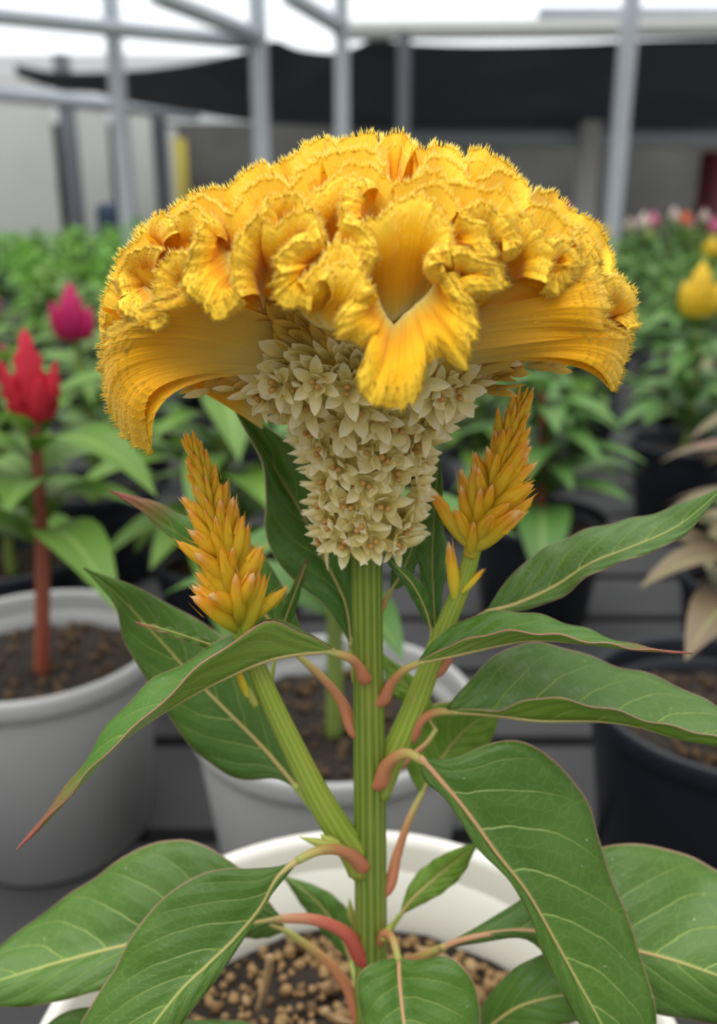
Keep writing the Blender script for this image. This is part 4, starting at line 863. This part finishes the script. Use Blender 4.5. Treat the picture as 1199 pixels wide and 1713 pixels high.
potted('potted_celosia', 0.385, 0.83, 'yellow plumed celosia with one large drop-shaped plume in a black pot', 'potted plant', celosia(24, 0.172, 18, 0.10, 'yellow', (0.06, 0.016), 'bleaf2'), pot=BP)
# beds of look-alikes: joined meshes, shared between copies
def joined(parts, pot=0.058, hpot=0.10):
    mats = []; mb = MB()
    def mi(k):
        if k not in mats: mats.append(k)
        return mats.index(k)
    v, f, uv = lathe([(0.002, 0), (pot*0.76, 0), (pot, hpot), (pot*0.92, hpot), (pot*0.9, hpot-0.018), (0.002, hpot-0.016)], 20); mb.add(v, f, uv, mi('pot_black'))
    for nm, v, f, uv, mk in parts: mb.add(v+np.array([0, 0, hpot-0.018]), f, uv, mi(mk))
    return mb.mesh('celosia_plant', [getm(k) for k in mats])
def bank(fl, leafm, stemm, h, L, n0, cnt=3, fs=(0.045, 0.013)): return [joined(celosia(n0+7*i, h*(0.92+0.08*i), 30, L*0.8, fl, fs, leafm, stemm, low=0.05)) for i in range(cnt)]
BK = {'green': bank(None, 'bleaf', 'bstem', 0.15, 0.12, 50), 'blue': bank(None, 'bleaf2', 'bstem', 0.14, 0.12, 51), 'mauve': bank(None, 'bleaf_m', 'bstem_r', 0.12, 0.12, 52),
      'bright': bank(None, 'bleaf_y', 'bstem', 0.17, 0.11, 53), 'red': bank('red', 'bleaf', 'bstem_r', 0.16, 0.12, 54, 2), 'yellow': bank('yellow', 'bleaf', 'bstem', 0.17, 0.12, 55, 2),
      'orange': bank('orange', 'bleaf', 'bstem', 0.20, 0.11, 56, 2), 'rose': bank('rose', 'bleaf', 'bstem', 0.20, 0.11, 57, 2), 'white': bank('white', 'bleaf2', 'bstem', 0.20, 0.11, 58, 2), 'pink': bank('pink', 'bleaf', 'bstem_r', 0.17, 0.12, 59, 2)}
LAB = {'green': 'plain green celosia without a plume in the blurred bed', 'blue': 'blue-green celosia without a plume in the blurred bed', 'mauve': 'mauve-leaved celosia in the blurred bed of small plants',
       'bright': 'bright green young plant in the dense bed before the white panels', 'red': 'red plumed celosia in the blurred bed', 'yellow': 'yellow plumed celosia in the blurred bed', 'orange': 'orange plumed celosia in the far flower bed',
       'rose': 'pale rose plumed celosia in the far flower bed', 'white': 'cream white plumed celosia in the far flower bed', 'pink': 'magenta plumed celosia in the blurred bed'}
rb = np.random.default_rng(21)
taken = [(-0.275, 0.47), (-0.26, 0.66), (-0.10, 0.47), (0.30, 0.42), (0.16, 0.56), (0.385, 0.83), (-0.186, 0.268), (0.186, 0.215), (-0.012, 0.205)]
def bed_plant(k, x, y, s):
    me = BK[k][rb.integers(len(BK[k]))]; o = link('celosia_plant', me, None, (x, y, BENCH), None, LAB[k], 'plant', LAB[k].replace('celosia', 'celosias', 1).replace('young plant', 'young plants'))
    o.rotation_euler = (0, 0, rb.random()*6.28); o.scale = (s, s, s*(0.92+0.16*rb.random()))
far = 0
rows = [(0.44, 1.20, 0.185, -0.95, 0.95), (1.52, 2.72, 0.23, -1.45, 1.45), (3.02, 4.42, 0.27, -2.4, 2.4)]
for bi, (ya, yb, st, xa, xb) in enumerate(rows):
    y = ya
    while y < yb:
        lim = 0.46*(y+0.167)+(0.34 if bi == 0 else 0.24); x = max(xa, -lim)+0.05*rb.random()
        while x < min(xb, lim):
            px, py = x+0.018*(rb.random()-0.5), y+0.018*(rb.random()-0.5); x += st*0.99
            if min((px-a)**2+(py-b)**2 for a, b in taken) < 0.155**2: continue
            if bi == 0 and 0.02 < px < 0.2 and py < 0.5: continue
            q = rb.random()
            if bi == 0: k = ('green' if q < 0.55 else 'blue' if q < 0.75 else 'red' if q < 0.86 else 'pink') if px < 0.0 else ('mauve' if q < 0.28 else 'green' if q < 0.58 else 'blue' if q < 0.84 else 'yellow')
            elif bi == 1: k = ('bright' if py > 1.9 else 'green') if px < -0.2 else ('green' if q < 0.45 else 'yellow' if q < 0.66 else 'blue' if q < 0.9 else 'mauve')
            else: k = 'bright' if px < -0.3 else ['yellow', 'rose', 'orange', 'yellow', 'white', 'rose', 'green', 'orange', 'yellow', 'white', 'rose'][far % 11]; far += px >= -0.3
            bed_plant(k, px, py, (0.88 if bi == 0 else 1.05 if bi == 1 else 1.22)*(0.96+0.08*rb.random()))
        y += st

# ------------------------------------------------------------------ the greenhouse
M['floor'] = plain('gravel_floor', srgb(92, 90, 86), 0.9, 0.25, 12.0, 0.5)
v, f = box((0, 4.5, -0.02), (16, 16, 0.04)); link('floor', mesh('floor', v, f, M['floor'], smooth=False), kind='structure')
M['steel'] = plain('grey_painted_steel', srgb(188, 194, 200), 0.5, 0.06, 8.0, 0.05, metal=0.2)
M['steel_dark'] = plain('dark_steel', srgb(112, 116, 122), 0.5, 0.06, 8.0, 0.05, metal=0.2)
t = NT('shade_cloth'); tc, u, vv_ = t.uv(); wv = t.noise(tc.outputs['Object'], 1.4, 3.0)
M['cloth'] = t.finish(t.mix(wv, srgb(56, 58, 65), srgb(84, 86, 94)), 0.9, wv, 0.4, 0.05, 0.06)
M['film'] = plain('roof_film', srgb(236, 240, 244), 0.5, 0.03, 3.0, 0.1, trans=0.75)
M['panel'] = plain('wall_panel_white', srgb(206, 206, 200), 0.7, 0.05, 2.0, 0.05)
M['dark_wall'] = plain('back_wall_dark', srgb(104, 102, 98), 0.85, 0.4, 1.3, 0.2)
def at(px, py, Y):
    r = ray(px, py); return CAM+r*((Y-CAM[1])/r[1])
# posts
for px, Y, w, mk, ztop, lb in ((435, 5.6, 0.095, 'steel', 2.62, 'grey steel post where the inclined rail meets the cloth'), (197, 5.6, 0.085, 'steel', 2.75, 'grey steel post beside the white panels, before the bright green bed'), (572, 5.5, 0.085, 'steel', 2.6, 'slim grey steel post before the black cloth, next to the junction post'),
                           (675, 5.55, 0.075, 'steel_dark', 2.15, 'dark steel post before the black shade cloth'), (1043, 5.6, 0.09, 'steel', 2.6, 'grey steel post above the far flower bed'), (108, 9.0, 0.13, 'steel_dark', 2.6, 'dark steel post before the white panels'), (262, 8.6, 0.12, 'steel_dark', 2.2, 'short dark post at the end of the white panels'), (993, 8.0, 0.16, 'panel', 1.92, 'pale timber post under the far edge of the cloth')):
    x = at(px, 150, Y)[0]; o = empty('steel_post' if mk != 'panel' else 'timber_post', (x, Y, 0), lb, 'post')
    v, f = box((0, 0, ztop/2), (w, w, ztop)); link('shaft', mesh('shaft', v, f, M[mk], smooth=False), o)
    v, f = box((0, 0, 0.01), (w*2, w*2, 0.02)); link('base_plate', mesh('base_plate', v, f, M[mk], smooth=False), o)
# beams
def beam(name, a, b, r, lb, mk='steel'):
    v, f, uv = tube(np.array([a, (np.array(a)+np.array(b))/2, b]), r, 8); link(name, mesh(name, v, f, M[mk], uv), None, None, None, lb, 'beam')
J = at(435, 62, 5.6)
beam('roof_rail', at(260, -8, 4.7), J, 0.05, 'inclined roof rail running down to the junction post')
beam('roof_rail', at(480, -8, 5.2), at(574, 48, 5.5), 0.05, 'inclined roof rail running down to the slim post')
beam('roof_rail', at(-60, 22, 5.2), at(430, 72, 5.65), 0.045, 'long horizontal rail left of the junction post')
beam('gutter_beam', at(560, 52, 6.55), at(1300, 44, 5.9), 0.06, 'pale gutter beam above the black shade cloth', 'panel')
beam('roof_rail', at(900, 22, 7.5), at(1300, 20, 7.5), 0.05, 'high roof rail behind the gutter beam')
beam('roof_rail', at(-60, 150, 7.4), at(330, 190, 8.6), 0.06, 'rail across the white panels')
beam('roof_rail', at(560, 232, 8.2), at(1300, 228, 8.2), 0.08, 'long pale rail under the far edge of the cloth')
# black shade cloth: front edge scalloped between the posts, sloping down to the back
fe = cr(np.array([at(25, 108, 6.4), at(100, 121, 6.2), at(220, 118, 6.0), at(330, 104, 5.8), at(430, 80, 5.72), at(458, 66, 5.72), at(500, 82, 6.0), at(560, 88, 6.5), at(600, 76, 6.6), at(628, 64, 6.6), at(680, 72, 6.5), at(800, 76, 6.4), at(950, 73, 6.2), at(1100, 66, 6.0), at(1320, 62, 5.9)]), 70)
be = cr(np.array([at(25, 112, 6.6), at(110, 132, 7.2), at(200, 168, 8.0), at(330, 190, 8.4), at(430, 205, 8.5), at(600, 214, 8.5), at(800, 216, 8.5), at(1000, 216, 8.4), at(1320, 214, 8.3)]), 70)
mb = MB(); G = []
for i in range(15):
    w = i/14; g = fe*(1-w)+be*w; g[:, 2] -= 0.10*math.sin(math.pi*w)*(0.6+0.4*np.sin(np.linspace(0, 22, 70))); G.append(g)
mb.add(np.vstack(G), grid_faces(15, 70), [(i/14, j/69) for i in range(15) for j in range(70)])
link('shade_cloth', mb.mesh('shade_cloth', M['cloth']), None, None, None, 'black shade cloth stretched under the roof between the posts', 'shade cloth')
# translucent roof film in bays
v = [(-7, 4.9, 2.6), (7, 4.9, 2.6), (7, 9.9, 2.75), (-7, 9.9, 2.75)]; f = [(0, 1, 2, 3)]; link('ceiling', mesh('ceiling', v, f, M['film'], smooth=False), kind='structure')
# far wall, darker, with pale panels on the left
v, f = box((0, 10.0, 1.05), (16, 0.1, 2.1)); link('wall_back', mesh('wall_back', v, f, M['dark_wall'], smooth=False), kind='structure')
pan = [(-40, 100, 132, 345), (110, 190, 165, 345), (195, 262, 185, 345), (262, 300, 215, 300)]
for x0, x1, y0, y1 in pan:
    a, b = at(x0, y0, 9.7), at(x1, y1, 9.7); v, f = box(((a[0]+b[0])/2, 9.7, (a[2]+0)/2), (b[0]-a[0], 0.05, a[2])); link('trim_1' if x0 < 0 else 'trim_%d' % (2+pan.index((x0, x1, y0, y1))), mesh('wall_panel', v, f, M['panel'], smooth=False), kind='structure')

# things standing far behind the beds
M['barrel'] = plain('blue_plastic', srgb(52, 70, 96), 0.5, 0.1, 5.0); M['yellow_paint'] = plain('yellow_paint', srgb(196, 176, 60), 0.5, 0.1, 5.0); M['maroon'] = plain('maroon_paint', srgb(92, 30, 36), 0.6, 0.1, 5.0)
q = at(186, 345, 9.3); mb = MB(); v, f, uv = lathe([(0.01, 0), (0.15, 0), (0.16, 0.1), (0.155, 0.4), (0.165, 0.42), (0.155, 0.44), (0.16, 0.8), (0.165, 0.82), (0.16, 1.2), (0.13, 1.27), (0.01, 1.28)], 24); mb.add(v, f, uv)
link('barrel', mb.mesh('barrel', M['barrel']), None, (q[0], 9.3, 0), None, 'dark blue upright barrel before the white panels', 'barrel')
for px, Y, w, h, mk, lb in ((304, 9.2, 0.13, 1.88, 'yellow_paint', 'yellow painted pole right of the white panels'), (1196, 7.2, 0.26, 1.62, 'maroon', 'dark maroon pillar beyond the far flower bed')):
    x = at(px, 300, Y)[0]; o = empty('painted_pole', (x, Y, 0), lb, 'pole'); v, f, uv = tube([(0, 0, 0), (0, 0, h/2), (0, 0, h)], w/2, 12); link('shaft', mesh('shaft', v, f, M[mk], uv), o)
    v, f = box((0, 0, 0.01), (w*1.8, w*1.8, 0.02)); link('base_plate', mesh('base_plate', v, f, M[mk], smooth=False), o)
for i, (px, Y, s) in enumerate(((395, 9.1, 4.0), (610, 9.1, 4.2), (800, 9.1, 4.4), (985, 9.2, 4.2), (1165, 9.1, 4.4), (40, 9.1, 3.8))):
    o = link('shrub', BK['green' if i % 2 else 'blue'][i % 3], None, (at(px, 300, Y)[0], Y, 0), None, 'large dark leafy shrub in a black tub before the back wall', 'shrub', 'shrubs before the back wall'); o.scale = (s, s, s); o.rotation_euler = (0, 0, i*1.3)
